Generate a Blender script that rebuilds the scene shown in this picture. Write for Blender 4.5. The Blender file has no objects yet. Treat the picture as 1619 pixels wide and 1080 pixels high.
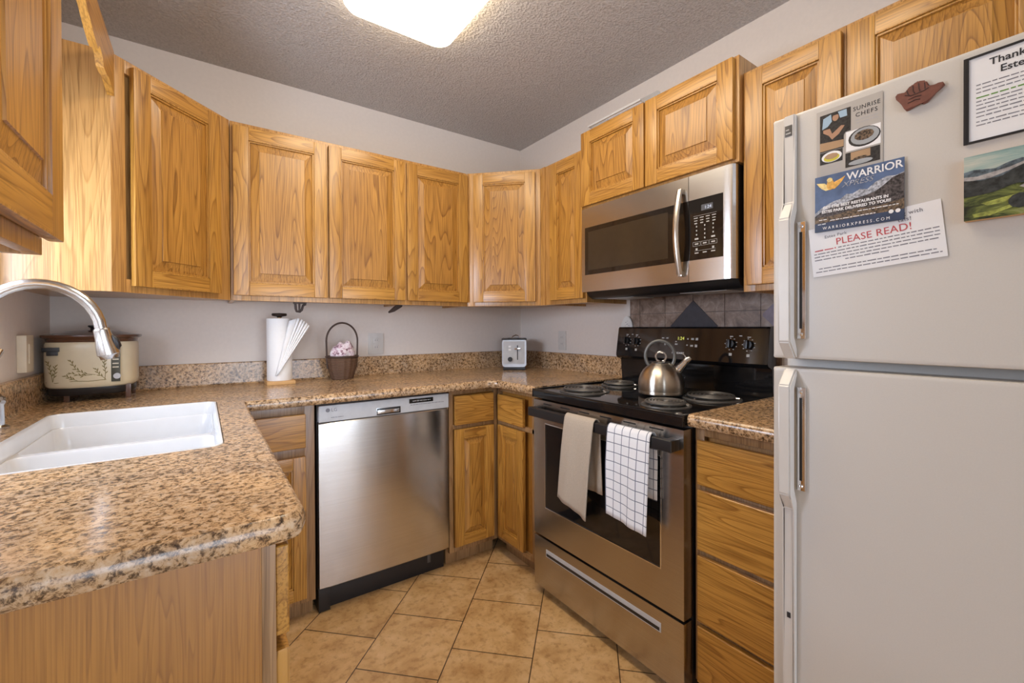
import bpy, bmesh, math, random
from mathutils import Vector, Matrix, noise
PI = math.pi
R = math.radians
random.seed(7)
scene = bpy.context.scene
C = scene.collection

# ------------------------------------------------------------------ camera
YAW, PIT, ROL, FPX = 0.612197, -0.00682, -0.00435, 691.78
Fv = Vector((math.sin(YAW) * math.cos(PIT), math.cos(YAW) * math.cos(PIT), math.sin(PIT)))
Rv = Vector((math.cos(YAW), -math.sin(YAW), 0.0))
Uv = Rv.cross(Fv)
R2 = Rv * math.cos(ROL) + Uv * math.sin(ROL)
U2 = -Rv * math.sin(ROL) + Uv * math.cos(ROL)
cam_d = bpy.data.cameras.new('camera')
cam = bpy.data.objects.new('camera', cam_d)
C.objects.link(cam)
M = Matrix.Identity(4)
for i in range(3):
    M[i][0], M[i][1], M[i][2] = R2[i], U2[i], -Fv[i]
M[0][3], M[1][3], M[2][3] = -1.8795, -2.5468, 1.2010
cam.matrix_world = M
cam_d.sensor_width = 36.0
cam_d.lens = FPX * 36.0 / 1619.0
cam_d.shift_x = 2.42 / 1619.0
cam_d.shift_y = -18.45 / 1619.0
cam_d.clip_start = 0.02
scene.camera = cam

# ------------------------------------------------------------------ world, lights, exposure
world = bpy.data.worlds.new('daylight_sky')
scene.world = world
world.use_nodes = True
wb = world.node_tree.nodes['Background']
wb.inputs[0].default_value = (0.70, 0.82, 1.0, 1)
wb.inputs[1].default_value = 1.2


def area(name, loc, rot, sx, sy, power, color):
    l = bpy.data.lights.new(name, 'AREA')
    l.shape = 'RECTANGLE'
    l.size, l.size_y = sx, sy
    l.energy = power
    l.color = color
    o = bpy.data.objects.new(name, l)
    o.location = loc
    o.rotation_euler = rot
    C.objects.link(o)
    return o


LAMP_E = 8.8
# daylight arriving through the window over the sink and through the glass patio door behind the camera
area('window_daylight', (-2.53, -1.13, 1.44), (0, R(-90), 0), 0.62, 0.70, 24, (0.70, 0.81, 1.0))
area('patio_daylight', (-0.95, -5.62, 1.10), (R(90), 0, 0), 1.9, 2.0, 62, (0.76, 0.86, 1.0))
area('dining_window_daylight', (-3.3, -5.62, 1.45), (R(90), 0, 0), 1.3, 1.3, 34, (0.76, 0.86, 1.0))

scene.view_settings.view_transform = 'Standard'
scene.view_settings.look = 'None'
scene.view_settings.gamma = 1.0
scene.view_settings.exposure = 0.25
scene.view_settings.use_curve_mapping = False
scene.cycles.max_bounces = 8
scene.cycles.diffuse_bounces = 5
scene.cycles.glossy_bounces = 4
scene.cycles.sample_clamp_indirect = 6.0
scene.cycles.use_denoising = True

# ------------------------------------------------------------------ material helpers


def newmat(name):
    m = bpy.data.materials.new(name)
    m.use_nodes = True
    nt = m.node_tree
    b = nt.nodes['Principled BSDF']
    return m, nt, b


def N(nt, t, **kw):
    n = nt.nodes.new(t)
    for k, v in kw.items():
        setattr(n, k, v)
    return n


def ramp(nt, fac, stops, interp='LINEAR'):
    r = N(nt, 'ShaderNodeValToRGB')
    r.color_ramp.interpolation = interp
    els = r.color_ramp.elements
    while len(els) < len(stops):
        els.new(0.5)
    for e, (p, c) in zip(els, stops):
        e.position = p
        e.color = (c[0], c[1], c[2], 1)
    nt.links.new(fac, r.inputs[0])
    return r.outputs[0]


def noise_tex(nt, vec, scale, detail=2, rough=0.5, dist=0.0):
    n = N(nt, 'ShaderNodeTexNoise')
    n.inputs['Scale'].default_value = scale
    n.inputs['Detail'].default_value = detail
    n.inputs['Roughness'].default_value = rough
    n.inputs['Distortion'].default_value = dist
    if vec is not None:
        nt.links.new(vec, n.inputs['Vector'])
    return n.outputs[0]


def vmath(nt, op, a, b):
    n = N(nt, 'ShaderNodeVectorMath', operation=op)
    for i, s in enumerate((a, b)):
        if isinstance(s, (tuple, list)):
            n.inputs[i].default_value = s
        else:
            nt.links.new(s, n.inputs[i])
    return n.outputs[0]


def fmath(nt, op, a, b=None):
    n = N(nt, 'ShaderNodeMath', operation=op)
    for i, s in enumerate((a, b)):
        if s is None:
            continue
        if isinstance(s, (int, float)):
            n.inputs[i].default_value = s
        else:
            nt.links.new(s, n.inputs[i])
    return n.outputs[0]


def mixc(nt, fac, a, b, mode='MIX'):
    n = N(nt, 'ShaderNodeMix', data_type='RGBA', blend_type=mode)
    if isinstance(fac, (int, float)):
        n.inputs[0].default_value = fac
    else:
        nt.links.new(fac, n.inputs[0])
    for i, s in ((6, a), (7, b)):
        if isinstance(s, (tuple, list)):
            n.inputs[i].default_value = (s[0], s[1], s[2], 1)
        else:
            nt.links.new(s, n.inputs[i])
    return n.outputs[2]


def bump(nt, b, h, strength, dist=0.002):
    n = N(nt, 'ShaderNodeBump')
    n.inputs['Strength'].default_value = strength
    n.inputs['Distance'].default_value = dist
    nt.links.new(h, n.inputs['Height'])
    nt.links.new(n.outputs[0], b.inputs['Normal'])


def objvec(nt, rnd=True):
    tc = N(nt, 'ShaderNodeTexCoord')
    v = tc.outputs['Object']
    if rnd:
        oi = N(nt, 'ShaderNodeObjectInfo')
        r = fmath(nt, 'MULTIPLY', oi.outputs['Random'], 53.0)
        cmb = N(nt, 'ShaderNodeCombineXYZ')
        for k in range(3):
            nt.links.new(r, cmb.inputs[k])
        v = vmath(nt, 'ADD', v, cmb.outputs[0])
    return v


def plain(name, col, rough=0.5, metal=0.0, var=0.04, scale=30, bmp=0.0, coat=0.0, spec=None, **kw):
    m, nt, b = newmat(name)
    v = objvec(nt, False)
    n = noise_tex(nt, v, scale, 3)
    lo = tuple(max(0, c * (1 - var)) for c in col)
    hi = tuple(min(1, c * (1 + var)) for c in col)
    nt.links.new(ramp(nt, n, [(0.35, lo), (0.65, hi)]), b.inputs['Base Color'])
    b.inputs['Roughness'].default_value = rough
    b.inputs['Metallic'].default_value = metal
    b.inputs['Coat Weight'].default_value = coat
    if spec is not None:
        b.inputs['Specular IOR Level'].default_value = spec
    for k, val in kw.items():
        b.inputs[k].default_value = val
    if bmp:
        bump(nt, b, n, bmp)
    return m


def oak(name, axis='Z', light=(0.53, 0.270, 0.052), dark=(0.27, 0.112, 0.016), freq=20, wide=10, rough=0.34, contrast=0.88, pore=0.70):
    m, nt, b = newmat(name)
    v = objvec(nt)
    s = {'Z': (wide, wide, 0.85), 'X': (0.85, wide, wide), 'Y': (wide, 0.85, wide)}[axis]
    f = noise_tex(nt, vmath(nt, 'MULTIPLY', v, s), 1.0, 1.5, 0.35, 0.25)
    k = fmath(nt, 'FRACT', fmath(nt, 'MULTIPLY', f, freq))
    mid = tuple(l * 0.86 + d * 0.14 for l, d in zip(light, dark))
    dk = tuple(l + (d - l) * contrast for l, d in zip(light, dark))
    dk2 = tuple(l + (d - l) * 0.45 * contrast for l, d in zip(light, dark))
    c = ramp(nt, k, [(0.0, light), (0.45, mid), (0.80, dk2), (0.93, dk), (1.0, light)])
    ps = {'Z': (260, 260, 7), 'X': (7, 260, 260), 'Y': (260, 7, 260)}[axis]
    p = noise_tex(nt, vmath(nt, 'MULTIPLY', v, ps), 1.0, 1, 0.5)
    pc = ramp(nt, p, [(0.36, (pore, pore * 0.96, pore * 0.9)), (0.52, (1, 1, 1))])
    c = mixc(nt, 1.0, c, pc, 'MULTIPLY')
    bs = {'Z': (9, 9, 0.5), 'X': (0.5, 9, 9), 'Y': (9, 0.5, 9)}[axis]
    g = noise_tex(nt, vmath(nt, 'MULTIPLY', v, bs), 1.0, 2)
    gc = ramp(nt, g, [(0.3, (0.88, 0.84, 0.80)), (0.7, (1.06, 1.06, 1.08))])
    c = mixc(nt, 1.0, c, gc, 'MULTIPLY')
    nt.links.new(c, b.inputs['Base Color'])
    b.inputs['Roughness'].default_value = rough
    b.inputs['Coat Weight'].default_value = 0.25
    b.inputs['Coat Roughness'].default_value = 0.22
    bump(nt, b, p, 0.12, 0.0008)
    return m


OAK_V = oak('oak_upright_grain')
OAK_H = oak('oak_level_grain', 'X')
OAK_PANEL = oak('oak_panel_grain', 'Z', light=(0.49, 0.240, 0.045), dark=(0.22, 0.088, 0.012), freq=26, wide=8)
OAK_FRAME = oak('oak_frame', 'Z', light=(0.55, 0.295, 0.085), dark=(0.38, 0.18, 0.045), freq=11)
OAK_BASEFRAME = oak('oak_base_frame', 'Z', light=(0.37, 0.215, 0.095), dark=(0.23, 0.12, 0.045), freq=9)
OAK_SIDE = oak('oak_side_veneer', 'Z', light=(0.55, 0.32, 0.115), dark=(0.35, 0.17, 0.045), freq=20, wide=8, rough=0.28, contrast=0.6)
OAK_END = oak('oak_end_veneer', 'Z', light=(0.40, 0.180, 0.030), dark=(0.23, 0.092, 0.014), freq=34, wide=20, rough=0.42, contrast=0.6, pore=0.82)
OAK_BOARD = oak('oak_board_grain', 'Y')
WOOD_LIGHT = plain('pale_pine', (0.62, 0.36, 0.14), 0.5)

WALL = plain('painted_wall', (0.72, 0.655, 0.60), 0.75, scale=60, var=0.015, bmp=0.08)
m, nt, b = newmat('textured_ceiling')
CEIL = m
v = objvec(nt, False)
n1 = noise_tex(nt, v, 100, 3, 0.6)
n2 = noise_tex(nt, v, 24, 2, 0.5)
h = fmath(nt, 'ADD', n1, fmath(nt, 'MULTIPLY', n2, 0.6))
nt.links.new(ramp(nt, n1, [(0.35, (0.47, 0.445, 0.425)), (0.65, (0.59, 0.56, 0.535))]), b.inputs['Base Color'])
b.inputs['Roughness'].default_value = 0.8
bump(nt, b, h, 0.9, 0.012)

# floor tile: 12 inch tiles laid diagonally in running bond
m, nt, b = newmat('floor_tile')
FLOOR = m
tc = N(nt, 'ShaderNodeTexCoord')
mp = N(nt, 'ShaderNodeMapping')
mp.vector_type = 'POINT'
nt.links.new(tc.outputs['Object'], mp.inputs[0])
# u = (x+y)/sqrt2 + 1.263 , v = -(x-y)/sqrt2 flipped below
mp.inputs['Rotation'].default_value = (0, 0, R(-45))
mp.inputs['Location'].default_value = (1.263, -0.03, 0)
br = N(nt, 'ShaderNodeTexBrick')
br.offset = 0.5
br.inputs['Scale'].default_value = 1.0
br.inputs['Brick Width'].default_value = 0.3015
br.inputs['Row Height'].default_value = 0.3045
br.inputs['Mortar Size'].default_value = 0.0022
br.inputs['Mortar Smooth'].default_value = 0.1
br.inputs['Bias'].default_value = 0.0
br.inputs['Color1'].default_value = (0.95, 0.95, 0.95, 1)
br.inputs['Color2'].default_value = (1.06, 1.06, 1.04, 1)
br.inputs['Mortar'].default_value = (0.13, 0.11, 0.09, 1)
nt.links.new(mp.outputs[0], br.inputs['Vector'])
ov = tc.outputs['Object']
a1 = noise_tex(nt, ov, 9, 5, 0.62, 0.4)
a2 = noise_tex(nt, ov, 38, 4, 0.65)
c = ramp(nt, a1, [(0.28, (0.44, 0.24, 0.085)), (0.5, (0.62, 0.39, 0.175)), (0.72, (0.72, 0.49, 0.26))])
c2 = ramp(nt, a2, [(0.33, (0.74, 0.68, 0.60)), (0.5, (1, 1, 1))])
c = mixc(nt, 1.0, c, c2, 'MULTIPLY')
c = mixc(nt, 1.0, c, br.outputs['Color'], 'MULTIPLY')
nt.links.new(c, b.inputs['Base Color'])
b.inputs['Roughness'].default_value = 0.42
bump(nt, b, fmath(nt, 'SUBTRACT', a2, fmath(nt, 'MULTIPLY', br.outputs['Fac'], 1.5)), 0.25, 0.002)

# granite patterned laminate
m, nt, b = newmat('granite_laminate')
GRAN = m
v = objvec(nt, False)
g1 = noise_tex(nt, v, 74, 5, 0.75, 0.5)
g2 = noise_tex(nt, vmath(nt, 'ADD', v, (3.1, 1.7, 0.4)), 95, 4, 0.7, 0.3)
g3 = noise_tex(nt, v, 9, 3, 0.5)
c = ramp(nt, g1, [(0.34, (0.08, 0.05, 0.035)), (0.42, (0.28, 0.17, 0.085)), (0.49, (0.54, 0.355, 0.19)), (0.66, (0.62, 0.47, 0.32))])
d = ramp(nt, g2, [(0.36, (0.10, 0.085, 0.08)), (0.42, (0.45, 0.42, 0.40)), (0.49, (1, 1, 1))])
c = mixc(nt, 0.92, c, d, 'MULTIPLY')
e = ramp(nt, g3, [(0.35, (0.80, 0.80, 0.84)), (0.65, (1.10, 1.05, 0.98))])
c = mixc(nt, 1.0, c, e, 'MULTIPLY')
nt.links.new(c, b.inputs['Base Color'])
b.inputs['Roughness'].default_value = 0.20
b.inputs['Specular IOR Level'].default_value = 0.55
bump(nt, b, g2, 0.04, 0.001)


def steel(name, col=(0.62, 0.61, 0.60), rough=0.26, aniso=0.6, axis='X'):
    m, nt, b = newmat(name)
    v = objvec(nt, False)
    s = {'X': (1.5, 60, 600), 'Z': (600, 60, 1.5)}[axis]
    n = noise_tex(nt, vmath(nt, 'MULTIPLY', v, s), 1.0, 2)
    n2 = noise_tex(nt, v, 5.0, 3, 0.6)
    nt.links.new(ramp(nt, n, [(0.3, tuple(c * 0.93 for c in col)), (0.7, tuple(min(1, c * 1.05) for c in col))]), b.inputs['Base Color'])
    rr = fmath(nt, 'ADD', fmath(nt, 'MULTIPLY', n2, 0.06), rough - 0.03)
    nt.links.new(rr, b.inputs['Roughness'])
    b.inputs['Metallic'].default_value = 1.0
    b.inputs['Anisotropic'].default_value = aniso
    tg = N(nt, 'ShaderNodeTangent', direction_type='RADIAL', axis='Z')
    nt.links.new(tg.outputs[0], b.inputs['Tangent'])
    b.inputs['Anisotropic Rotation'].default_value = 0.25
    bump(nt, b, n, 0.03, 0.0004)
    return m


STEEL = steel('brushed_stainless', (0.64, 0.635, 0.63), 0.19, 0.7)
STEEL_DK = steel('brushed_stainless_warm', (0.50, 0.47, 0.44), 0.24)
CHROME = plain('polished_chrome', (0.80, 0.80, 0.82), 0.10, 1.0)
NICKEL = plain('brushed_nickel', (0.58, 0.57, 0.56), 0.22, 1.0)
SILVER_PLASTIC = plain('silver_grey_plastic', (0.50, 0.51, 0.53), 0.38)
BLACK_GLOSS = plain('black_enamel', (0.008, 0.008, 0.009), 0.07, spec=0.6)
BLACK_GLASS = plain('black_glass', (0.010, 0.009, 0.009), 0.05, spec=0.6)
SMOKED = plain('smoked_oven_glass', (0.014, 0.010, 0.008), 0.06, spec=0.55)
BLACK_SATIN = plain('black_satin_plastic', (0.014, 0.013, 0.014), 0.35)
DARK_METAL = plain('dark_coil_metal', (0.11, 0.105, 0.10), 0.40, 0.5)
IRON = plain('oil_rubbed_iron', (0.05, 0.035, 0.03), 0.45, 0.7)
WHITE_GLOSS = plain('white_sink_enamel', (0.64, 0.64, 0.645), 0.12, spec=0.5, var=0.01)
m = plain('textured_almond_white_enamel', (0.60, 0.57, 0.53), 0.36, var=0.012, scale=400, bmp=0.05)
FRIDGE = m
FRIDGE_TRIM = plain('almond_white_plastic', (0.64, 0.615, 0.58), 0.30, var=0.01)
WHITE_PL = plain('white_plastic', (0.74, 0.73, 0.70), 0.4, var=0.01)
CREAM_PL = plain('cream_plastic', (0.72, 0.64, 0.49), 0.4, var=0.02)
WALLPLATE = plain('pale_wall_plate', (0.62, 0.60, 0.57), 0.4, var=0.01)
PAPER = plain('white_paper', (0.80, 0.80, 0.82), 0.6, var=0.01)
PAPER_TOWEL = plain('quilted_paper', (0.86, 0.86, 0.86), 0.85, var=0.01, scale=150, bmp=0.2)
GREY_CARD = plain('warm_grey_card', (0.44, 0.41, 0.38), 0.5, var=0.01)
INK = plain('black_ink', (0.02, 0.02, 0.025), 0.6)
INK_GREY = plain('grey_ink', (0.20, 0.20, 0.23), 0.6)
INK_LIGHT = plain('pale_grey_ink', (0.40, 0.40, 0.43), 0.6)
INK_RED = plain('red_ink', (0.50, 0.075, 0.085), 0.6)
INK_GREEN = plain('green_ink', (0.12, 0.28, 0.05), 0.6)
INK_YELLOW = plain('yellow_ink', (0.75, 0.6, 0.2), 0.6)
INK_WHITE = plain('white_ink', (0.85, 0.85, 0.86), 0.5)
NAVY = plain('navy_print', (0.035, 0.055, 0.11), 0.35, var=0.15, scale=60)
SKYBLUE = plain('dusk_blue_print', (0.09, 0.14, 0.26), 0.35, var=0.2, scale=40)
SNOW = plain('snow_print', (0.38, 0.40, 0.45), 0.35, var=0.5, scale=260)
ROCK = plain('rock_print', (0.07, 0.06, 0.06), 0.35, var=0.8, scale=300)
MEADOW = plain('meadow_print', (0.13, 0.09, 0.055), 0.35, var=0.7, scale=250)
GOLD = plain('gold_print', (0.75, 0.42, 0.10), 0.35, var=0.25, scale=120)
GOLD_L = plain('pale_gold_print', (0.85, 0.66, 0.28), 0.35, var=0.2, scale=120)
BROWN_LEATHER = plain('red_brown_carved_wood', (0.17, 0.058, 0.038), 0.5, var=0.15, scale=90)
DARK_BROWN = plain('dark_brown_groove', (0.05, 0.02, 0.015), 0.6)
TAN_TOWEL = plain('taupe_terry_cloth', (0.46, 0.385, 0.305), 0.95, var=0.12, scale=500, bmp=0.7)
CREAM_ENAMEL = plain('cream_enamel', (0.72, 0.63, 0.44), 0.22, var=0.02)
OLIVE = plain('olive_motif', (0.22, 0.17, 0.045), 0.5)
BROWN_LID = plain('brown_glazed_lid', (0.10, 0.045, 0.025), 0.15)
WICKER_D = plain('dark_willow', (0.06, 0.035, 0.025), 0.6)
PINK_CLOTH = plain('pink_floral_cloth', (0.68, 0.52, 0.56), 0.9, var=0.3, scale=90)
GROUT = plain('dark_grout', (0.14, 0.11, 0.10), 0.8)
SLATE = plain('dark_slate_tile', (0.045, 0.038, 0.045), 0.6, var=0.12, scale=40)
PURPLE_TILE = plain('plum_tile', (0.17, 0.115, 0.15), 0.4, var=0.15, scale=40)
VINYL = plain('white_window_vinyl', (0.8, 0.8, 0.8), 0.4)
BLIND = plain('beige_carpet', (0.30, 0.24, 0.18), 0.95, var=0.1, scale=200)

m, nt, b = newmat('travertine_wall_tile')
TRAV = m
v = objvec(nt, False)
n1 = noise_tex(nt, v, 22, 5, 0.65, 0.5)
nt.links.new(ramp(nt, n1, [(0.3, (0.13, 0.080, 0.055)), (0.5, (0.25, 0.17, 0.125)), (0.68, (0.38, 0.29, 0.235))]), b.inputs['Base Color'])
b.inputs['Roughness'].default_value = 0.45
bump(nt, b, n1, 0.2, 0.002)

m, nt, b = newmat('wicker_weave')
WICKER = m
v = objvec(nt, False)
w = N(nt, 'ShaderNodeTexWave', bands_direction='Z')
w.inputs['Scale'].default_value = 55
w.inputs['Distortion'].default_value = 2.0
nt.links.new(v, w.inputs['Vector'])
nt.links.new(ramp(nt, w.outputs[1], [(0.1, (0.04, 0.02, 0.012)), (0.8, (0.19, 0.10, 0.055))]), b.inputs['Base Color'])
b.inputs['Roughness'].default_value = 0.6
bump(nt, b, w.outputs[1], 0.6, 0.003)

m, nt, b = newmat('painted_landscape_sky')
ART_SKY = m
v = objvec(nt, False)
n1 = noise_tex(nt, vmath(nt, 'MULTIPLY', v, (9, 20, 60)), 1.0, 4, 0.6, 0.5)
nt.links.new(ramp(nt, n1, [(0.3, (0.12, 0.27, 0.27)), (0.5, (0.36, 0.46, 0.42)), (0.68, (0.62, 0.60, 0.50))]), b.inputs['Base Color'])
b.inputs['Roughness'].default_value = 0.25
m, nt, b = newmat('painted_landscape_fields')
ART_FIELD = m
v = objvec(nt, False)
n1 = noise_tex(nt, vmath(nt, 'MULTIPLY', v, (22, 20, 60)), 1.0, 4, 0.6, 0.8)
nt.links.new(ramp(nt, n1, [(0.40, (0.018, 0.02, 0.01)), (0.50, (0.06, 0.075, 0.022)), (0.62, (0.20, 0.23, 0.055)), (0.78, (0.36, 0.35, 0.22))]), b.inputs['Base Color'])
b.inputs['Roughness'].default_value = 0.25
ART_DARK = plain('painted_dark_hills', (0.035, 0.038, 0.036), 0.3, var=0.6, scale=120)
ART_BLUE = plain('painted_far_hills', (0.10, 0.13, 0.15), 0.3, var=0.6, scale=120)
ART_MIST = plain('painted_mist', (0.36, 0.34, 0.33), 0.3, var=0.3, scale=120)
SKIN_P = plain('print_skin_tone', (0.42, 0.24, 0.15), 0.4)
PLATE_P = plain('print_plate_grey', (0.36, 0.38, 0.40), 0.4)
FOOD_P = plain('print_food_brown', (0.12, 0.08, 0.05), 0.4, var=0.9, scale=300)
YEL_P = plain('print_yellow_sauce', (0.62, 0.55, 0.06), 0.4)
DARK_P = plain('print_dark', (0.025, 0.022, 0.02), 0.4, var=0.5, scale=200)
BLUE_P = plain('print_window_blue', (0.35, 0.48, 0.60), 0.4)
TAN_P = plain('print_tan', (0.42, 0.27, 0.15), 0.4)

# checked dish towel: thin grey lines on white
m, nt, b = newmat('white_check_cloth')
CHECK = m
uvn = N(nt, 'ShaderNodeTexCoord')
sep = N(nt, 'ShaderNodeSeparateXYZ')
nt.links.new(uvn.outputs['UV'], sep.inputs[0])
line = None
for k in (0, 1):
    fr = fmath(nt, 'FRACT', sep.outputs[k])
    l = fmath(nt, 'LESS_THAN', fr, 0.085)
    line = l if line is None else fmath(nt, 'MAXIMUM', line, l)
nt.links.new(mixc(nt, line, (0.78, 0.79, 0.82), (0.16, 0.18, 0.24)), b.inputs['Base Color'])
b.inputs['Roughness'].default_value = 0.9

# emitters
m, nt, b = newmat('lamp_diffuser')
DIFFUSER = m
b.inputs['Base Color'].default_value = (0.9, 0.9, 0.88, 1)
b.inputs['Emission Color'].default_value = (1.0, 0.84, 0.62, 1)
b.inputs['Emission Strength'].default_value = LAMP_E
m, nt, b = newmat('green_display')
GREEN_LED = m
b.inputs['Base Color'].default_value = (0.2, 0.2, 0.05, 1)
b.inputs['Emission Color'].default_value = (0.62, 0.62, 0.10, 1)
b.inputs['Emission Strength'].default_value = 0.9
m, nt, b = newmat('blue_white_display')
BLUE_LED = m
b.inputs['Base Color'].default_value = (0.2, 0.2, 0.25, 1)
b.inputs['Emission Color'].default_value = (0.55, 0.62, 0.75, 1)
b.inputs['Emission Strength'].default_value = 0.8
LABEL_GREY = plain('panel_legend_grey', (0.45, 0.44, 0.42), 0.5)

# thin window glass
m = bpy.data.materials.new('window_glass')
m.use_nodes = True
nt = m.node_tree
nt.nodes.clear()
out = N(nt, 'ShaderNodeOutputMaterial')
tr = N(nt, 'ShaderNodeBsdfTransparent')
gl = N(nt, 'ShaderNodeBsdfGlossy')
gl.inputs['Roughness'].default_value = 0.02
fr = N(nt, 'ShaderNodeLayerWeight')
mx = N(nt, 'ShaderNodeMixShader')
f5 = fmath(nt, 'ADD', fmath(nt, 'MULTIPLY', fmath(nt, 'POWER', fr.outputs['Facing'], 5.0), 0.5), 0.04)
nt.links.new(f5, mx.inputs[0])
nt.links.new(tr.outputs[0], mx.inputs[1])
nt.links.new(gl.outputs[0], mx.inputs[2])
nt.links.new(mx.outputs[0], out.inputs[0])
GLASS = m

# ------------------------------------------------------------------ mesh helpers


def obj(name, bm, mats, parent=None, loc=(0, 0, 0), rotz=0.0, label=None, smooth=True, angle=32):
    me = bpy.data.meshes.new(name)
    bmesh.ops.recalc_face_normals(bm, faces=bm.faces)
    bm.to_mesh(me)
    bm.free()
    for mt in (mats if isinstance(mats, (list, tuple)) else [mats]):
        me.materials.append(mt)
    if smooth:
        me.shade_smooth()
        me.set_sharp_from_angle(angle=R(angle))
    o = bpy.data.objects.new(name, me)
    o.location = loc
    o.rotation_euler = (0, 0, rotz)
    C.objects.link(o)
    if parent is not None:
        o.parent = parent
    if label:
        o['label'] = label
    return o


def tag(o, label, cat, group=None):
    o['label'] = label
    o['category'] = cat
    if group:
        o['group'] = group
    return o


def thing(name, label, cat, loc=(0, 0, 0), rotz=0.0, group=None):
    o = bpy.data.objects.new(name, None)
    o.empty_display_size = 0.05
    o.location = loc
    o.rotation_euler = (0, 0, rotz)
    C.objects.link(o)
    return tag(o, label, cat, group)


def struct(name, bm, mats, parent=None, **kw):
    o = obj(name, bm, mats, parent, **kw)
    if parent is None:
        o['kind'] = 'structure'
    return o


def box(bm, x0, x1, y0, y1, z0, z1, b=0.0, m=0, seg=2):
    vs = [bm.verts.new((x, y, z)) for z in (z0, z1) for y in (y0, y1) for x in (x0, x1)]
    fs = []
    for q in ((0, 1, 3, 2), (4, 6, 7, 5), (0, 4, 5, 1), (2, 3, 7, 6), (0, 2, 6, 4), (1, 5, 7, 3)):
        f = bm.faces.new([vs[i] for i in q])
        f.material_index = m
        fs.append(f)
    if b > 0:
        es = list({e for f in fs for e in f.edges})
        bmesh.ops.bevel(bm, geom=es, offset=b, segments=seg, profile=0.7, affect='EDGES', clamp_overlap=True)


def prism(bm, pts, z0, z1, m=0, axis='Z'):
    """pts 2D polygon; axis Z: (x,y) extruded in z; Y: (x,z) extruded in y; X: (y,z) extruded in x"""
    def P(p, t):
        return {'Z': (p[0], p[1], t), 'Y': (p[0], t, p[1]), 'X': (t, p[0], p[1])}[axis]
    a = [bm.verts.new(P(p, z0)) for p in pts]
    c = [bm.verts.new(P(p, z1)) for p in pts]
    n = len(pts)
    for f in (bm.faces.new(a[::-1]), bm.faces.new(c)):
        f.material_index = m
    for i in range(n):
        f = bm.faces.new((a[i], a[(i + 1) % n], c[(i + 1) % n], c[i]))
        f.material_index = m


def lathe(bm, prof, cx=0, cy=0, n=32, m=0, sx=1.0, sy=1.0, a0=0, cap=True):
    rings = []
    for r, z in prof:
        if r < 1e-6:
            rings.append([bm.verts.new((cx, cy, z))])
        else:
            rings.append([bm.verts.new((cx + r * sx * math.cos(a0 + 2 * PI * i / n), cy + r * sy * math.sin(a0 + 2 * PI * i / n), z)) for i in range(n)])
    for A, B in zip(rings, rings[1:]):
        for i in range(n):
            j = (i + 1) % n
            if len(A) == 1 and len(B) == 1:
                continue
            if len(A) == 1:
                f = bm.faces.new((A[0], B[j], B[i]))
            elif len(B) == 1:
                f = bm.faces.new((A[i], A[j], B[0]))
            else:
                f = bm.faces.new((A[i], A[j], B[j], B[i]))
            f.material_index = m
    if cap:
        if len(rings[0]) > 1:
            bm.faces.new(rings[0][::-1]).material_index = m
        if len(rings[-1]) > 1:
            bm.faces.new(rings[-1]).material_index = m


def tube(bm, pts, r, n=10, m=0, closed=False, flat=1.0):
    pts = [Vector(p) for p in pts]
    k = len(pts)
    rr = r if isinstance(r, (list, tuple)) else [r] * k
    rings = []
    prev = None
    for i, p in enumerate(pts):
        if closed:
            t = pts[(i + 1) % k] - pts[i - 1]
        else:
            t = pts[min(i + 1, k - 1)] - pts[max(i - 1, 0)]
        t.normalize()
        if prev is None:
            u = t.cross(Vector((0, 0, 1)))
            if u.length < 0.1:
                u = t.cross(Vector((0, 1, 0)))
        else:
            u = prev - t * prev.dot(t)
        u.normalize()
        prev = u
        w = t.cross(u)
        rings.append([bm.verts.new(p + u * rr[i] * math.cos(2 * PI * j / n) + w * rr[i] * flat * math.sin(2 * PI * j / n)) for j in range(n)])
    R_ = rings + ([rings[0]] if closed else [])
    for A, B in zip(R_, R_[1:]):
        for j in range(n):
            bm.faces.new((A[j], A[(j + 1) % n], B[(j + 1) % n], B[j])).material_index = m
    if not closed:
        bm.faces.new(rings[0][::-1]).material_index = m
        bm.faces.new(rings[-1]).material_index = m


def cyl_y(bm, x, z, y0, y1, r, n=24, m=0):
    a = [bm.verts.new((x + r * math.cos(2 * PI * i / n), y0, z + r * math.sin(2 * PI * i / n))) for i in range(n)]
    c = [bm.verts.new((x + r * math.cos(2 * PI * i / n), y1, z + r * math.sin(2 * PI * i / n))) for i in range(n)]
    bm.faces.new(a).material_index = m
    bm.faces.new(c[::-1]).material_index = m
    for i in range(n):
        bm.faces.new((a[i], c[i], c[(i + 1) % n], a[(i + 1) % n])).material_index = m


def sweep(bm, path, prof, m=0, left=True):
    """sweep a closed profile [(outward offset, z)] along an open 2D path with mitred corners; outward is to the right of travel"""
    n = len(path)
    P = [Vector(p) for p in path]
    rings = []
    for i in range(n):
        d0 = (P[i] - P[i - 1]).normalized() if i > 0 else None
        d1 = (P[i + 1] - P[i]).normalized() if i < n - 1 else None
        if d0 is None:
            d0 = d1
        if d1 is None:
            d1 = d0
        n0 = Vector((d0.y, -d0.x))
        n1 = Vector((d1.y, -d1.x))
        mt = (n0 + n1)
        mt.normalize()
        s = 1.0 / max(0.3, mt.dot(n0))
        rings.append([bm.verts.new((P[i].x + mt.x * s * o, P[i].y + mt.y * s * o, z)) for o, z in prof])
    k = len(prof)
    for A, B in zip(rings, rings[1:]):
        for j in range(k):
            bm.faces.new((A[j], A[(j + 1) % k], B[(j + 1) % k], B[j])).material_index = m
    bm.faces.new(rings[0]).material_index = m
    bm.faces.new(rings[-1][::-1]).material_index = m


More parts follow.
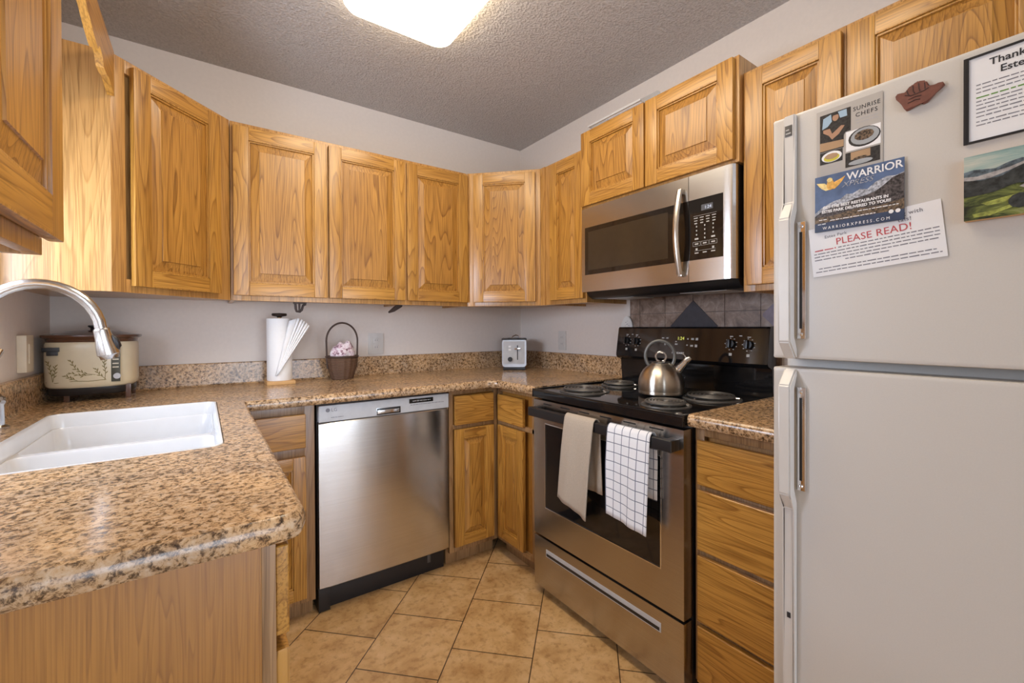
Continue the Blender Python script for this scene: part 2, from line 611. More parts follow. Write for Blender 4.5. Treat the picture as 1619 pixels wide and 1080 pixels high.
def rrect(x0, x1, y0, y1, r, k=5):
    pts = []
    for cx, cy, a in ((x1 - r, y1 - r, 0), (x0 + r, y1 - r, 90), (x0 + r, y0 + r, 180), (x1 - r, y0 + r, 270)):
        for i in range(k + 1):
            t = R(a + 90 * i / k)
            pts.append((cx + r * math.cos(t), cy + r * math.sin(t)))
    return pts


def loops(bm, rings, m=0, cap0=False, cap1=False):
    vs = [[bm.verts.new(p) for p in ring] for ring in rings]
    for A, B in zip(vs, vs[1:]):
        n = len(A)
        for i in range(n):
            bm.faces.new((A[i], A[(i + 1) % n], B[(i + 1) % n], B[i])).material_index = m
    if cap0:
        bm.faces.new(vs[0][::-1]).material_index = m
    if cap1:
        bm.faces.new(vs[-1]).material_index = m


def text(name, s, size, x, z, y, mat, parent, align='LEFT', ext=0.0002, sx=1.0, shear=0.0, rot=0.0, spacing=1.0, bold=0.0, label=None):
    cu = bpy.data.curves.new(name, 'FONT')
    cu.body = s
    cu.size = size
    cu.align_x = align
    cu.extrude = ext
    cu.space_character = spacing
    cu.shear = shear
    cu.resolution_u = 3
    if bold:
        cu.offset = bold
    t = bpy.data.objects.new(name, cu)
    C.objects.link(t)
    dg = bpy.context.evaluated_depsgraph_get()
    dg.update()
    me = bpy.data.meshes.new_from_object(t.evaluated_get(dg))
    bpy.data.objects.remove(t)
    cr, sr = math.cos(rot), math.sin(rot)
    for v in me.vertices:
        a, c_, d = v.co.x * sx, v.co.y, v.co.z
        a, c_ = a * cr - c_ * sr, a * sr + c_ * cr
        v.co = (x + a, y - d, z + c_)
    me.materials.clear()
    me.materials.append(mat)
    o = bpy.data.objects.new(name, me)
    C.objects.link(o)
    o.parent = parent
    if label:
        o['label'] = label
    return o


def words(bm, x0, x1, z, h, y, rng, m=0, rot=0.0, ox=0.0, oz=0.0):
    """one line of unreadably small print: short dashes, one per word"""
    x = x0
    cr, sr = math.cos(rot), math.sin(rot)
    while x < x1:
        w = min(rng.uniform(1.2, 4.5) * h, x1 - x)
        if w < h * 0.5:
            break
        q = [(x, z), (x + w, z), (x + w, z + h * rng.uniform(0.5, 0.75)), (x, z + h * 0.6)]
        q = [(ox + (a - ox) * cr - (c_ - oz) * sr, oz + (a - ox) * sr + (c_ - oz) * cr) for a, c_ in q]
        f = bm.faces.new([bm.verts.new((a, y, c_)) for a, c_ in q])
        f.material_index = m
        x += w + h * 0.55


def flat(bm, pts, y, m=0, t=0.00025):
    """printed shape: a thin raised polygon facing -y, pts (x,z)"""
    prism(bm, pts, y, y + t, m, 'Y')


def ell(cx, cz, a, c_, n=20, rot=0.0):
    return [(cx + a * math.cos(2 * PI * i / n) * math.cos(rot) - c_ * math.sin(2 * PI * i / n) * math.sin(rot),
             cz + a * math.cos(2 * PI * i / n) * math.sin(rot) + c_ * math.sin(2 * PI * i / n) * math.cos(rot)) for i in range(n)]


# ------------------------------------------------------------------ room shell
XL, H = -2.392, 2.468
XD, YF = -5.2, -5.5      # the open dining side and the far wall behind the camera
bm = bmesh.new()
box(bm, XD, 0.1, YF, 0.1, -0.08, 0.0)
struct('floor', bm, FLOOR, smooth=False)
bm = bmesh.new()
box(bm, XD, 0.1, YF, 0.1, H, H + 0.08)
struct('ceiling', bm, CEIL, smooth=False)
bm = bmesh.new()
box(bm, XL - 0.12, 0.12, 0.0, 0.12, 0, H)
struct('wall_back', bm, WALL, smooth=False)
bm = bmesh.new()
box(bm, 0.0, 0.12, YF, 0.0, 0, H)
struct('wall_right', bm, WALL, smooth=False)
# left wall of the kitchen with the window over the sink, then open to the dining side
WY0, WY1, WZ0, WZ1 = -1.52, -0.74, 1.12, 1.76
bm = bmesh.new()
box(bm, XL - 0.12, XL, WY1, 0.0, 0, H)
box(bm, XL - 0.12, XL, -2.05, WY0, 0, H)
box(bm, XL - 0.12, XL, WY0, WY1, 0, WZ0)
box(bm, XL - 0.12, XL, WY0, WY1, WZ1, H)
struct('wall_left', bm, WALL, smooth=False)
bm = bmesh.new()
box(bm, XD - 0.12, XD, YF, -2.05, 0, H)
box(bm, XD, XL - 0.12, -2.05, -1.93, 0, H)
struct('wall_dining', bm, WALL, smooth=False)
bm = bmesh.new()
for x0, x1, z0, z1 in ((XD, -3.95, 0, H), (-3.95, -2.65, 0, 0.8), (-3.95, -2.65, 2.1, H), (-2.65, -1.9, 0, H), (-1.9, 0.0, 2.1, H)):
    box(bm, x0, x1, YF - 0.12, YF, z0, z1)
struct('wall_front', bm, WALL, smooth=False)


def window(name, axis, a0, a1, z0, z1, pos, th=0.05, mull=1):
    bm = bmesh.new()
    fw = 0.045
    segs = [(a0, a0 + fw, z0, z1), (a1 - fw, a1, z0, z1), (a0 + fw, a1 - fw, z0, z0 + fw), (a0 + fw, a1 - fw, z1 - fw, z1)]
    for k in range(mull):
        mm = a0 + (a1 - a0) * (k + 1) / (mull + 1)
        segs.append((mm - 0.02, mm + 0.02, z0 + fw, z1 - fw))
    for s in segs:
        if axis == 'Y':
            box(bm, pos - th, pos, s[0], s[1], s[2], s[3], 0.004)
        else:
            box(bm, s[0], s[1], pos - th, pos, s[2], s[3], 0.004)
    f = struct(name, bm, VINYL)
    bm = bmesh.new()
    if axis == 'Y':
        box(bm, pos - th * 0.6, pos - th * 0.5, a0 + fw, a1 - fw, z0 + fw, z1 - fw)
    else:
        box(bm, a0 + fw, a1 - fw, pos - th * 0.6, pos - th * 0.5, z0 + fw, z1 - fw)
    obj('pane', bm, GLASS, f, smooth=False)
    return f


window('window_1', 'Y', WY0, WY1, WZ0, WZ1, XL - 0.04)
window('window_2', 'X', -3.95, -2.65, 0.8, 2.1, YF - 0.04)
window('door_1', 'X', -1.9, 0.0, 0.0, 2.1, YF - 0.03)

# ------------------------------------------------------------------ cabinets
DT = 0.0195  # door thickness


def make_door(parent, x, z, w, h, y, rotz=0.0, loc=None, sw=0.058, mats=None, label=None):
    """raised panel door; own origin at its lower left back corner"""
    bm = bmesh.new()
    g = 0.0006
    box(bm, 0, sw, -DT, 0, 0, h, 0.004, 0)
    box(bm, w - sw, w, -DT, 0, 0, h, 0.004, 0)
    box(bm, sw - g, w - sw + g, -DT, 0, 0, sw, 0.004, 1)
    box(bm, sw - g, w - sw + g, -DT, 0, h - sw, h, 0.004, 1)
    # inner moulding, a small quarter-round step around the opening
    for (a, c_, d_, e_) in ((sw, sw + 0.006, sw, h - sw), (w - sw - 0.006, w - sw, sw, h - sw)):
        box(bm, a, c_, -DT * 0.72, -0.004, d_, e_, 0.002, 0)
    for (d_, e_) in ((sw, sw + 0.006), (h - sw - 0.006, h - sw)):
        box(bm, sw, w - sw, -DT * 0.72, -0.004, d_, e_, 0.002, 1)
    d = obj('door', bm, mats or [OAK_V, OAK_H], parent, loc if loc else (x, y, z), rotz, label)
    bm = bmesh.new()
    x0, x1, z0, z1 = sw + 0.004, w - sw - 0.004, sw + 0.004, h - sw - 0.004

    def ring(i, yy):
        return [(x0 + i, yy, z0 + i), (x1 - i, yy, z0 + i), (x1 - i, yy, z1 - i), (x0 + i, yy, z1 - i)]
    bw = min(0.036, (x1 - x0) * 0.24)
    loops(bm, [ring(0, -0.004), ring(0, -0.007), ring(bw, -0.0150), ring(bw + 0.0012, -0.0182)], 0, True, True)
    obj('raised_panel', bm, OAK_PANEL, d, smooth=False)
    return d


def make_drawer(parent, x, z, w, h, y, mat=None):
    bm = bmesh.new()
    box(bm, 0, w, -DT, 0, 0, h, 0.005, 0, 3)
    return obj('drawer', bm, mat or OAK_H, parent, (x, y, z))


def frame_ring(bm, x0, x1, z0, z1, y0, y1, s=0.045, mids=(), rails=(), m=0):
    box(bm, x0, x0 + s, y0, y1, z0, z1, 0.001, m)
    box(bm, x1 - s, x1, y0, y1, z0, z1, 0.001, m)
    box(bm, x0 + s, x1 - s, y0, y1, z0, z0 + s, 0.001, m)
    box(bm, x0 + s, x1 - s, y0, y1, z1 - s, z1, 0.001, m)
    for a in mids:
        box(bm, a - s / 2, a + s / 2, y0, y1, z0 + s, z1 - s, 0.001, m)
    for a in rails:
        box(bm, x0 + s, x1 - s, y0, y1, a - s / 2, a + s / 2, 0.001, m)


def upper(label, loc, rotz, w, depth, h, doors, dz=(0.018, None), mids=(), group=None, sw=0.058):
    """loc is the lower back corner at the left end seen from the front; doors = [(x0, x1)]"""
    t = thing('upper_cabinet', label, 'cabinet', loc, rotz, 'oak wall cabinets with raised panel doors')
    bm = bmesh.new()
    y1 = -(depth - 0.019)
    box(bm, 0, w, y1, -0.001, 0.012, h, 0.001)
    box(bm, 0, 0.015, y1, -0.001, 0, 0.012)
    box(bm, w - 0.015, w, y1, -0.001, 0, 0.012)
    obj('body', bm, OAK_SIDE, t)
    bm = bmesh.new()
    frame_ring(bm, 0, w, 0, h, -depth, y1, 0.04, mids)
    obj('face_frame', bm, OAK_FRAME, t)
    zt = (dz[1] if dz[1] else h - 0.018)
    for x0, x1 in doors:
        make_door(t, x0, dz[0], x1 - x0, zt - dz[0], -depth - 0.001, sw=sw)
    return t


ZB, ZT = 1.322, 2.098   # underside and top of the wall cabinets
HH = ZT - ZB
# back run, x from -1.78 to -0.61
upper('oak double-door wall cabinet on the back wall, above the paper towels', (-1.78, 0, ZB), 0, 0.789, 0.30, HH,
      [(0.010, 0.392), (0.401, 0.783)], (0.022, HH - 0.018), mids=(0.396,))
upper('single-door oak wall cabinet on the back wall, beside the right corner cabinet', (-0.991, 0, ZB), 0, 0.381, 0.30, HH,
      [(0.007, 0.375)], (0.022, HH - 0.018))
# right wall, between corner and microwave
upper('narrow oak wall cabinet on the right wall, between corner cabinet and microwave', (0, -0.645, ZB), R(-90), 0.322, 0.30, HH,
      [(0.058, 0.313)], (0.022, HH - 0.018))
# above the microwave
upper('short oak cabinet with two small doors directly above the microwave', (0, -0.970, 1.783), R(-90), 0.775, 0.326, 0.375,
      [(0.004, 0.380), (0.388, 0.762)], (0.008, 0.368), mids=(0.384,))
# right of the microwave
upper('tall oak wall cabinet between the microwave and the refrigerator', (0, -1.747, ZB), R(-90), 0.304, 0.30, HH,
      [(0.014, 0.297)], (0.022, HH - 0.018))
# above the refrigerator
upper('oak cabinet above the white refrigerator, cut off by the photo edge', (0, -2.052, 1.74), R(-90), 0.80, 0.30, 0.358,
      [(0.014, 0.396), (0.404, 0.786)], (0.018, 0.34), mids=(0.40,))
# left wall, near the camera
upper('oak wall cabinet on the left wall, nearest to the camera', (XL, -2.0, ZB - 0.004), R(90), 0.450, 0.304, HH + 0.01,
      [(0.118, 0.477)], (0.026, HH - 0.018), sw=0.064)


def corner_upper(label, pts, facea, faceb, rot, left):
    """diagonal corner cabinet: pts world polygon; face from facea to faceb (left to right seen from the front)"""
    t = thing('corner_cabinet', label, 'cabinet', (0.5 * (facea[0] + faceb[0]), 0.5 * (facea[1] + faceb[1]), ZB), 0, 'diagonal corner wall cabinets')
    bx, by = t.location.x, t.location.y
    bm = bmesh.new()
    prism(bm, [(x - bx, y - by) for x, y in pts], 0.012, HH)
    obj('body', bm, OAK_SIDE, t, smooth=False)
    L = math.hypot(faceb[0] - facea[0], faceb[1] - facea[1])
    bm = bmesh.new()
    frame_ring(bm, 0, L, 0, HH, 0, 0.0185, 0.045)
    obj('face_frame', bm, OAK_FRAME, t, (facea[0] - bx, facea[1] - by, 0), rot)
    return t, L, bx, by


# left diagonal corner cabinet
fa, fb = (-2.1205, -0.6405), (-1.7825, -0.3025)
lt, L, bx, by = corner_upper('diagonal oak corner cabinet in the left back corner with a wide pale side panel',
                             [(XL + 0.001, -0.001), (-1.783, -0.001), (-1.783, -0.277), (-1.7960, -0.2890), (-2.1340, -0.6270), (-2.1280, -0.6335), (XL + 0.001, -0.6335)], fa, fb, R(45), True)
# small return strips so the frame meets its neighbours
bm = bmesh.new()
box(bm, XL + 0.002 - bx, fa[0] - 0.001 - bx, -0.6405 - by, -0.634 - by, 0.0, HH, 0.0008)
obj('side_panel', bm, OAK_SIDE, lt, label='pale oak veneer side panel')
ds = (0.045) / math.sqrt(2)
c45 = math.cos(R(45))
off = 0.0594
make_door(lt, 0, 0, 0.354, HH - 0.040, 0, R(45), ((fa[0] + off * c45 + 0.001 * c45) - bx, (fa[1] + off * c45 - 0.001 * c45) - by, 0.022))
# right diagonal corner cabinet
fa, fb = (-0.609, -0.301), (-0.305, -0.605)
rt, L, bx, by = corner_upper('diagonal oak corner cabinet in the right back corner, above the toaster',
                             [(-0.001, -0.001), (-0.609, -0.001), (-0.609, -0.280), (-0.595, -0.288), (-0.292, -0.591), (-0.286, -0.6445), (-0.001, -0.6445)], fa, fb, R(-45), False)
make_door(rt, 0, 0, 0.3605, HH - 0.040, 0, R(-45), ((fa[0] + 0.041 * c45 - 0.001 * c45) - bx, (fa[1] - 0.041 * c45 - 0.001 * c45) - by, 0.022))
bm = bmesh.new()
box(bm, -0.305 - bx, -0.286 - bx, -0.6445 - by, -0.6060 - by, 0, HH, 0.0008)
obj('filler_strip', bm, OAK_FRAME, rt)

# scalloped valance board between the two left cabinets
pts = [(-0.642, 2.098), (-1.545, 2.098)]
prof = [(-1.545, 1.985), (-1.43, 1.985), (-1.40, 1.967), (-1.30, 1.975), (-1.22, 2.000), (-1.14, 2.012), (-1.09, 2.012), (-1.04, 2.002), (-0.98, 1.982), (-0.93, 1.972), (-0.905, 1.972),
        (-0.895, 1.988), (-0.87, 1.990), (-0.85, 1.984), (-0.835, 1.972), (-0.82, 1.960), (-0.78, 1.962), (-0.74, 1.970), (-0.70, 1.966), (-0.642, 1.955)]
bm = bmesh.new()
prism(bm, pts + prof, -2.128, -2.110, 0, 'X')
t = obj('valance_board', bm, OAK_BOARD)
tag(t, 'scalloped oak valance board spanning between the two left wall cabinets', 'valance')

# base cabinets ------------------------------------------------------------
ZC = 0.926    # counter top
CT = 0.886    # counter underside


def base(label, loc, rotz, w, drawers, doors, kick=True, depth=0.60, extra=None, mids=(), rails=(), frame_s=0.03):
    t = thing('base_cabinet', label, 'cabinet', loc, rotz, 'oak base cabinets')
    bm = bmesh.new()
    box(bm, 0, w, -(depth - 0.019), -0.001, 0.09, CT, 0.001)
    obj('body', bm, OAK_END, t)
    bm = bmesh.new()
    frame_ring(bm, 0, w, 0.075, CT, -depth, -(depth - 0.019), frame_s, mids, rails)
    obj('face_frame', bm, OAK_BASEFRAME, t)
    if kick:
        bm = bmesh.new()
        box(bm, 0.002, w - 0.002, -(depth - 0.05), -0.05, 0.0, 0.09, 0.001)
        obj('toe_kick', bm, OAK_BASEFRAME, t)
    for (x0, x1, z0, z1) in drawers:
        make_drawer(t, x0, z0, x1 - x0, z1 - z0, -depth - 0.001)
    for (x0, x1, z0, z1) in doors:
        make_door(t, x0, z0, x1 - x0, z1 - z0, -depth - 0.001, sw=0.048)
    return t


# left of dishwasher, x -1.795 .. -1.505
base('oak base cabinet left of the dishwasher, with a small drawer over one door', (-1.790, 0, 0), 0, 0.284, [(0.070, 0.248, 0.714, 0.850)], [(0.070, 0.248, 0.10, 0.678)], rails=(0.696,), frame_s=0.038)
# right of dishwasher to the inner corner
base('oak base cabinet right of the dishwasher, at the inner corner', (-0.887, 0, 0), 0, 0.286, [(0.025, 0.252, 0.712, 0.858)], [(0.025, 0.252, 0.105, 0.690)], rails=(0.701,), frame_s=0.022)
# right wall run, corner to range
base('narrow oak base cabinet on the right wall, between the corner and the stove', (0, -0.602, 0), R(-90), 0.372, [(0.028, 0.248, 0.712, 0.850)], [(0.028, 0.248, 0.105, 0.690)], rails=(0.701,), mids=(0.31,), frame_s=0.022)
# drawers between range and fridge
t = base('oak four-drawer base cabinet between the stove and the refrigerator', (0, -1.747, 0), R(-90), 0.312,
         [(0.016, 0.298, 0.706, 0.846), (0.016, 0.298, 0.502, 0.690), (0.016, 0.298, 0.277, 0.484), (0.016, 0.298, 0.085, 0.262)], [], rails=(0.698, 0.493, 0.2695), frame_s=0.03)
# left run: drawer base at the open end, sink base behind it
t = base('oak base cabinet at the open end of the left counter, side panel towards the camera', (XL, -1.80, 0), R(90), 0.44,
         [(0.014, 0.426, 0.722, 0.862)], [(0.014, 0.426, 0.10, 0.700)], rails=(0.711,), mids=())
bm = bmesh.new()
box(bm, -0.006, -0.0005, -0.578, -0.001, 0.0, CT, 0.0008)
obj('side_panel', bm, OAK_END, t, label='large plain oak veneer panel')
t = base('oak sink base cabinet under the white sink', (XL, -1.355, 0), R(90), 0.812,
         [(0.014, 0.370, 0.722, 0.862), (0.382, 0.738, 0.722, 0.862)], [(0.014, 0.370, 0.10, 0.700), (0.382, 0.738, 0.10, 0.700)], rails=(0.711,), mids=(0.376,))
# the sink bowls hang inside this one: open its body
for ch in t.children:
    if ch.name.startswith('body'):
        bm = bmesh.new()
        for q in ((0, 0.016, -0.58, -0.001, 0.09, CT), (0.804, 0.812, -0.58, -0.001, 0.09, CT), (0.016, 0.804, -0.58, -0.001, 0.09, 0.105), (0.016, 0.804, -0.012, -0.001, 0.105, CT)):
            box(bm, *q)
        bm.to_mesh(ch.data)
        bm.free()

# ------------------------------------------------------------------ countertops
NOSE = [(0, CT), (0.008, CT), (0.014, CT + 0.002), (0.0185, CT + 0.008), (0.020, CT + 0.017), (0.0195, CT + 0.027), (0.016, CT + 0.035), (0.010, CT + 0.0395), (0.0, ZC)]
SX0, SX1, SY0, SY1 = -2.285, -1.840, -1.322, -0.562   # sink opening


def slab(bm, outer, hole, z0, z1):
    es = []

    def ring(pts):
        vs = [bm.verts.new((x, y, z1)) for x, y in pts]
        return [bm.edges.new((vs[i], vs[(i + 1) % len(vs)])) for i in range(len(vs))]
    es += ring(outer)
    if hole:
        es += ring(hole)
    r = bmesh.ops.triangle_fill(bm, use_beauty=True, edges=es)
    fs = [g for g in r['geom'] if isinstance(g, bmesh.types.BMFace)]
    ex = bmesh.ops.extrude_face_region(bm, geom=fs)
    for g in ex['geom']:
        if isinstance(g, bmesh.types.BMVert):
            g.co.z = z0


ct = thing('countertop', 'U-shaped granite-patterned countertop running from the sink round to the stove', 'countertop', (-1.2, -0.3, CT))
ox, oy, oz = ct.location


def off2(pts):
    return [(x - ox, y - oy) for x, y in pts]


path = [(XL + 0.001, -1.820), (-1.800, -1.820), (-1.772, -1.792), (-1.772, -0.664), (-0.722, -0.624), (-0.7215, -0.624), (-0.624, -0.722), (-0.624, -0.974)]
path = [(XL + 0.001, -1.820), (-1.792, -1.820), (-1.776, -1.814), (-1.770, -1.798), (-1.770, -0.640), (-1.756, -0.626), (-0.700, -0.626), (-0.668, -0.634), (-0.634, -0.668), (-0.626, -0.700), (-0.626, -0.975)]
outer = path + [(-0.001, -0.975), (-0.001, -0.001), (XL + 0.001, -0.001)]
bm = bmesh.new()
slab(bm, off2(outer), off2(rrect(SX0, SX1, SY0, SY1, 0.03)), 0, ZC - CT)
sweep(bm, off2(path), [(a, z - CT) for a, z in NOSE])
obj('worktop', bm, GRAN, ct)
SPL = 1.034
# coved backsplash strips as swept profiles (back wall, left wall, right wall)
COVE = [(-0.0, 0.0401), (0.034, 0.0401), (0.026, 0.0425), (0.0215, 0.048), (0.0205, 0.056), (0.0205, SPL - CT - 0.004), (0.0170, SPL - CT), (0.0, SPL - CT)]
for pth in ([(XL + 0.001, -1.815), (XL + 0.001, -0.001)], [(XL + 0.0215, -0.001), (-0.0215, -0.001)], [(-0.001, -0.001), (-0.001, -0.975)]):
    bm = bmesh.new()
    sweep(bm, off2(pth), COVE)
    obj('backsplash', bm, GRAN, ct)

ct2 = thing('countertop', 'short granite-patterned countertop piece between the stove and the refrigerator', 'countertop', (-0.3, -1.9, CT))
bm = bmesh.new()
x_, y_ = -0.3, -1.9
slab(bm, [(-0.626 - x_, -1.748 - y_), (-0.626 - x_, -2.060 - y_), (-0.001 - x_, -2.060 - y_), (-0.001 - x_, -1.748 - y_)], None, 0, ZC - CT)
sweep(bm, [(-0.626 - x_, -1.748 - y_), (-0.626 - x_, -2.060 - y_)][::1], [(a, z - CT) for a, z in NOSE])
obj('worktop', bm, GRAN, ct2)

# ------------------------------------------------------------------ sink
sk = thing('kitchen_sink', 'white double-bowl kitchen sink with a low divider set in the left counter', 'sink', (0.5 * (SX0 + SX1), 0.5 * (SY0 + SY1), CT - 0.15))
bx, by, bz = sk.location
YM = -0.955   # divider
g = 0.0015


def bowl(bm, x0, x1, y0, y1, ztop, zbot, r=0.045):
    rings = []
    for ins, z, rr in ((0.0, ztop, r), (0.004, ztop - 0.006, r), (0.010, ztop - 0.10, r), (0.016, zbot + 0.03, r), (0.026, zbot + 0.010, r * 1.0), (0.050, zbot, r * 1.1)):
        rings.append([(x - bx, y - by, z - bz) for x, y in rrect(x0 + ins, x1 - ins, y0 + ins, y1 - ins, max(0.012, rr), 6)])
    return rings


bm = bmesh.new()
# upper basin down to the divider crown, then a bowl either side
DZ = 0.884
ri = [[(x - bx, y - by, z - bz) for x, y in rrect(SX0 + i, SX1 - i, SY0 + i, SY1 - i, 0.028, 6)] for i, z in ((g, ZC - 0.0005), (0.003, ZC + 0.0015), (0.007, ZC + 0.001), (0.010, ZC - 0.006), (0.013, DZ))]
loops(bm, ri)
# ledge surface between upper basin and the two bowls
es = []
o_l = rrect(SX0 + 0.013, SX1 - 0.013, SY0 + 0.013, SY1 - 0.013, 0.028, 6)
h1 = rrect(SX0 + 0.016, SX1 - 0.016, YM + 0.012, SY1 - 0.016, 0.03, 6)
h2 = rrect(SX0 + 0.016, SX1 - 0.016, SY0 + 0.016, YM - 0.012, 0.03, 6)
for pl in (o_l, h1, h2):
    vs = [bm.verts.new((x - bx, y - by, DZ - bz)) for x, y in pl]
    es += [bm.edges.new((vs[i], vs[(i + 1) % len(vs)])) for i in range(len(vs))]
bmesh.ops.triangle_fill(bm, use_beauty=True, edges=es)
for (y0, y1) in ((YM + 0.012, SY1 - 0.016), (SY0 + 0.016, YM - 0.012)):
    rings = []
    for ins, z, rr in ((0.0, DZ, 0.03), (0.003, DZ - 0.006, 0.03), (0.008, DZ - 0.06, 0.035), (0.012, DZ - 0.095, 0.04), (0.020, DZ - 0.108, 0.045), (0.045, DZ - 0.115, 0.05)):
        rings.append([(x - bx, y - by, z - bz) for x, y in rrect(SX0 + 0.016 + ins, SX1 - 0.016 - ins, y0 + ins, y1 - ins, rr, 6)])
    loops(bm, rings, 0, False, True)
bmesh.ops.remove_doubles(bm, verts=bm.verts, dist=0.0002)
obj('basin', bm, WHITE_GLOSS, sk, angle=50)
for yy in (0.5 * (YM + SY1), 0.5 * (YM + SY0)):
    bm = bmesh.new()
    lathe(bm, [(0.0, 0.002), (0.022, 0.002), (0.030, 0.004), (0.042, 0.005), (0.043, 0.0)], -0.0, yy - by, 24)
    obj('drain', bm, CHROME, sk, (0, 0, DZ - 0.1149 - bz))

# ------------------------------------------------------------------ faucet
fc = thing('faucet', 'brushed nickel gooseneck pull-down faucet behind the sink', 'faucet', (-2.335, -0.955, ZC))
bm = bmesh.new()
lathe(bm, [(0.028, 0), (0.028, 0.006), (0.024, 0.012), (0.020, 0.02), (0.020, 0.085), (0.022, 0.09), (0.022, 0.11), (0.017, 0.125), (0.0145, 0.14)])
obj('body', bm, NICKEL, fc)
bm = bmesh.new()
rr_ = 0.114
pts = [(0, 0, 0.13), (0, 0, 0.20), (0, 0, 0.262)]
for i in range(1, 19):
    a = PI - PI * 0.965 * i / 18
    pts.append((rr_ + rr_ * math.cos(a), 0.028 * i / 18, 0.262 + 0.128 * math.sin(a)))
lx, ly, lz = pts[-1]
obj_pts = pts
tube(bm, pts, 0.0135, 16)
obj('spout', bm, NICKEL, fc)
bm = bmesh.new()
e0 = Vector(pts[-1])
dr = (e0 - Vector(pts[-2])).normalized()
dr = (dr + Vector((0.03, 0, 0))).normalized()
hp = [e0, e0 + dr * 0.004, e0 + dr * 0.012, e0 + dr * 0.03, e0 + dr * 0.055, e0 + dr * 0.072, e0 + dr * 0.076, e0 + dr * 0.085]
tube(bm, hp, [0.0150, 0.0180, 0.0180, 0.0195, 0.0235, 0.0250, 0.0215, 0.0200], 20)
obj('spray_head', bm, NICKEL, fc)
bm = bmesh.new()
b0 = e0 + dr * 0.02 + Vector((0.019, -0.004, 0))
tube(bm, [b0, b0 + dr * 0.010 + Vector((0.004, 0, 0)), b0 + dr * 0.030 + Vector((0.006, 0, 0)), b0 + dr * 0.042 + Vector((0.001, 0, 0))], [0.003, 0.0075, 0.0075, 0.003], 12)
obj('spray_button', bm, BLACK_SATIN, fc)
bm = bmesh.new()
tube(bm, [(0, 0.016, 0.10), (0, 0.035, 0.104), (0, 0.06, 0.125), (0, 0.12, 0.175), (0, 0.185, 0.215)], [0.011, 0.010, 0.0075, 0.0065, 0.009], 12)
obj('lever_handle', bm, NICKEL, fc)
sd = thing('soap_dispenser', 'short nickel soap dispenser at the left edge, beside the faucet', 'dispenser', (-2.345, -0.745, ZC))
bm = bmesh.new()
lathe(bm, [(0.022, 0), (0.022, 0.005), (0.013, 0.010), (0.012, 0.065), (0.015, 0.07), (0.015, 0.085), (0.006, 0.092), (0.0, 0.093)], n=20)
obj('pump_body', bm, NICKEL, sd)
bm = bmesh.new()
tube(bm, [(0, 0, 0.08), (0.012, -0.025, 0.085), (0.022, -0.048, 0.078)], [0.007, 0.006, 0.005], 10)
obj('nozzle', bm, NICKEL, sd)

# ------------------------------------------------------------------ dishwasher
dw = thing('dishwasher', 'stainless steel built-in dishwasher between the oak base cabinets', 'dishwasher', (-1.196, -0.30, 0))
def Y(y): return y + 0.30
bm = bmesh.new()
box(bm, -0.299, 0.299, Y(-0.585), Y(-0.03), 0.10, 0.884, 0.002)
obj('tub', bm, BLACK_SATIN, dw)
bm = bmesh.new()
# gently bowed steel door skin
n = 14
rings = []
for i in range(n + 1):
    x = -0.297 + 0.594 * i / n
    bow = 0.004 * (1 - (x / 0.297) ** 2)
    edge = 0.003 if i in (0, n) else 0.0
    yf = Y(-0.618) - bow + edge
    rings.append([(x, Y(-0.586), 0.112), (x, yf + 0.006, 0.112), (x, yf, 0.118), (x, yf, 0.800), (x, yf + 0.004, 0.805), (x, Y(-0.586), 0.805)])
vs = [[bm.verts.new(p) for p in r_] for r_ in rings]
for A, B in zip(vs, vs[1:]):
    for j in range(6):
        bm.faces.new((A[j], A[(j + 1) % 6], B[(j + 1) % 6], B[j]))
bm.faces.new(vs[0]); bm.faces.new(vs[-1][::-1])
obj('door', bm, STEEL, dw)
bm = bmesh.new()
box(bm, -0.297, 0.297, Y(-0.622), Y(-0.586), 0.808, 0.877, 0.004, 0, 3)
cp = obj('control_panel', bm, SILVER_PLASTIC, dw)
bm = bmesh.new()
box(bm, -0.058, 0.052, Y(-0.624), Y(-0.6222), 0.812, 0.842, 0.0006, 1)
box(bm, -0.055, 0.044, Y(-0.629), Y(-0.6225), 0.818, 0.834, 0.003, 0)
obj('latch_handle', bm, [CHROME, BLACK_SATIN], cp)
bm = bmesh.new()
box(bm, 0.094, 0.214, Y(-0.6232), Y(-0.6215), 0.848, 0.868, 0.0005)
obj('display_window', bm, BLACK_GLASS, cp)
bm = bmesh.new()
rng = random.Random(3)
words(bm, 0.10, 0.27, 0.839, 0.0045, Y(-0.6226), rng)
words(bm, -0.25, -0.20, 0.824, 0.004, Y(-0.6226), rng)
obj('button_legend', bm, [INK_GREY, LABEL_GREY], cp, smooth=False)['kind'] = 'stuff'
bm = bmesh.new()
words(bm, 0.11, 0.20, 0.856, 0.005, Y(-0.62355), rng, 0)
obj('display_marks', bm, LABEL_GREY, cp, smooth=False)['kind'] = 'stuff'
bm = bmesh.new()
flat(bm, ell(-0.262, 0.857, 0.0085, 0.0085), Y(-0.6228))
obj('round_emblem', bm, INK_GREY, cp, smooth=False)
text('brand_lettering', 'LG', 0.020, -0.249, 0.8505, Y(-0.6224), INK_GREY, cp)
bm = bmesh.new()
box(bm, -0.296, 0.296, Y(-0.56), Y(-0.10), 0.0, 0.10, 0.002)
box(bm, -0.296, -0.25, Y(-0.588), Y(-0.56), 0.004, 0.105, 0.002)
obj('kick_plate', bm, BLACK_SATIN, dw)
for xx in (-0.272, 0.215):
    bm = bmesh.new()
    box(bm, xx - 0.008, xx + 0.008, Y(-0.563), Y(-0.558), 0.045, 0.085, 0.001)
    obj('kick_clip', bm, DARK_METAL, dw)

# ------------------------------------------------------------------ range
YC = -1.3605
rg = thing('electric_range', 'freestanding black and stainless electric stove with coil burners and hanging towels', 'stove', (-0.33, YC, 0), R(-90))
W2 = 0.3815


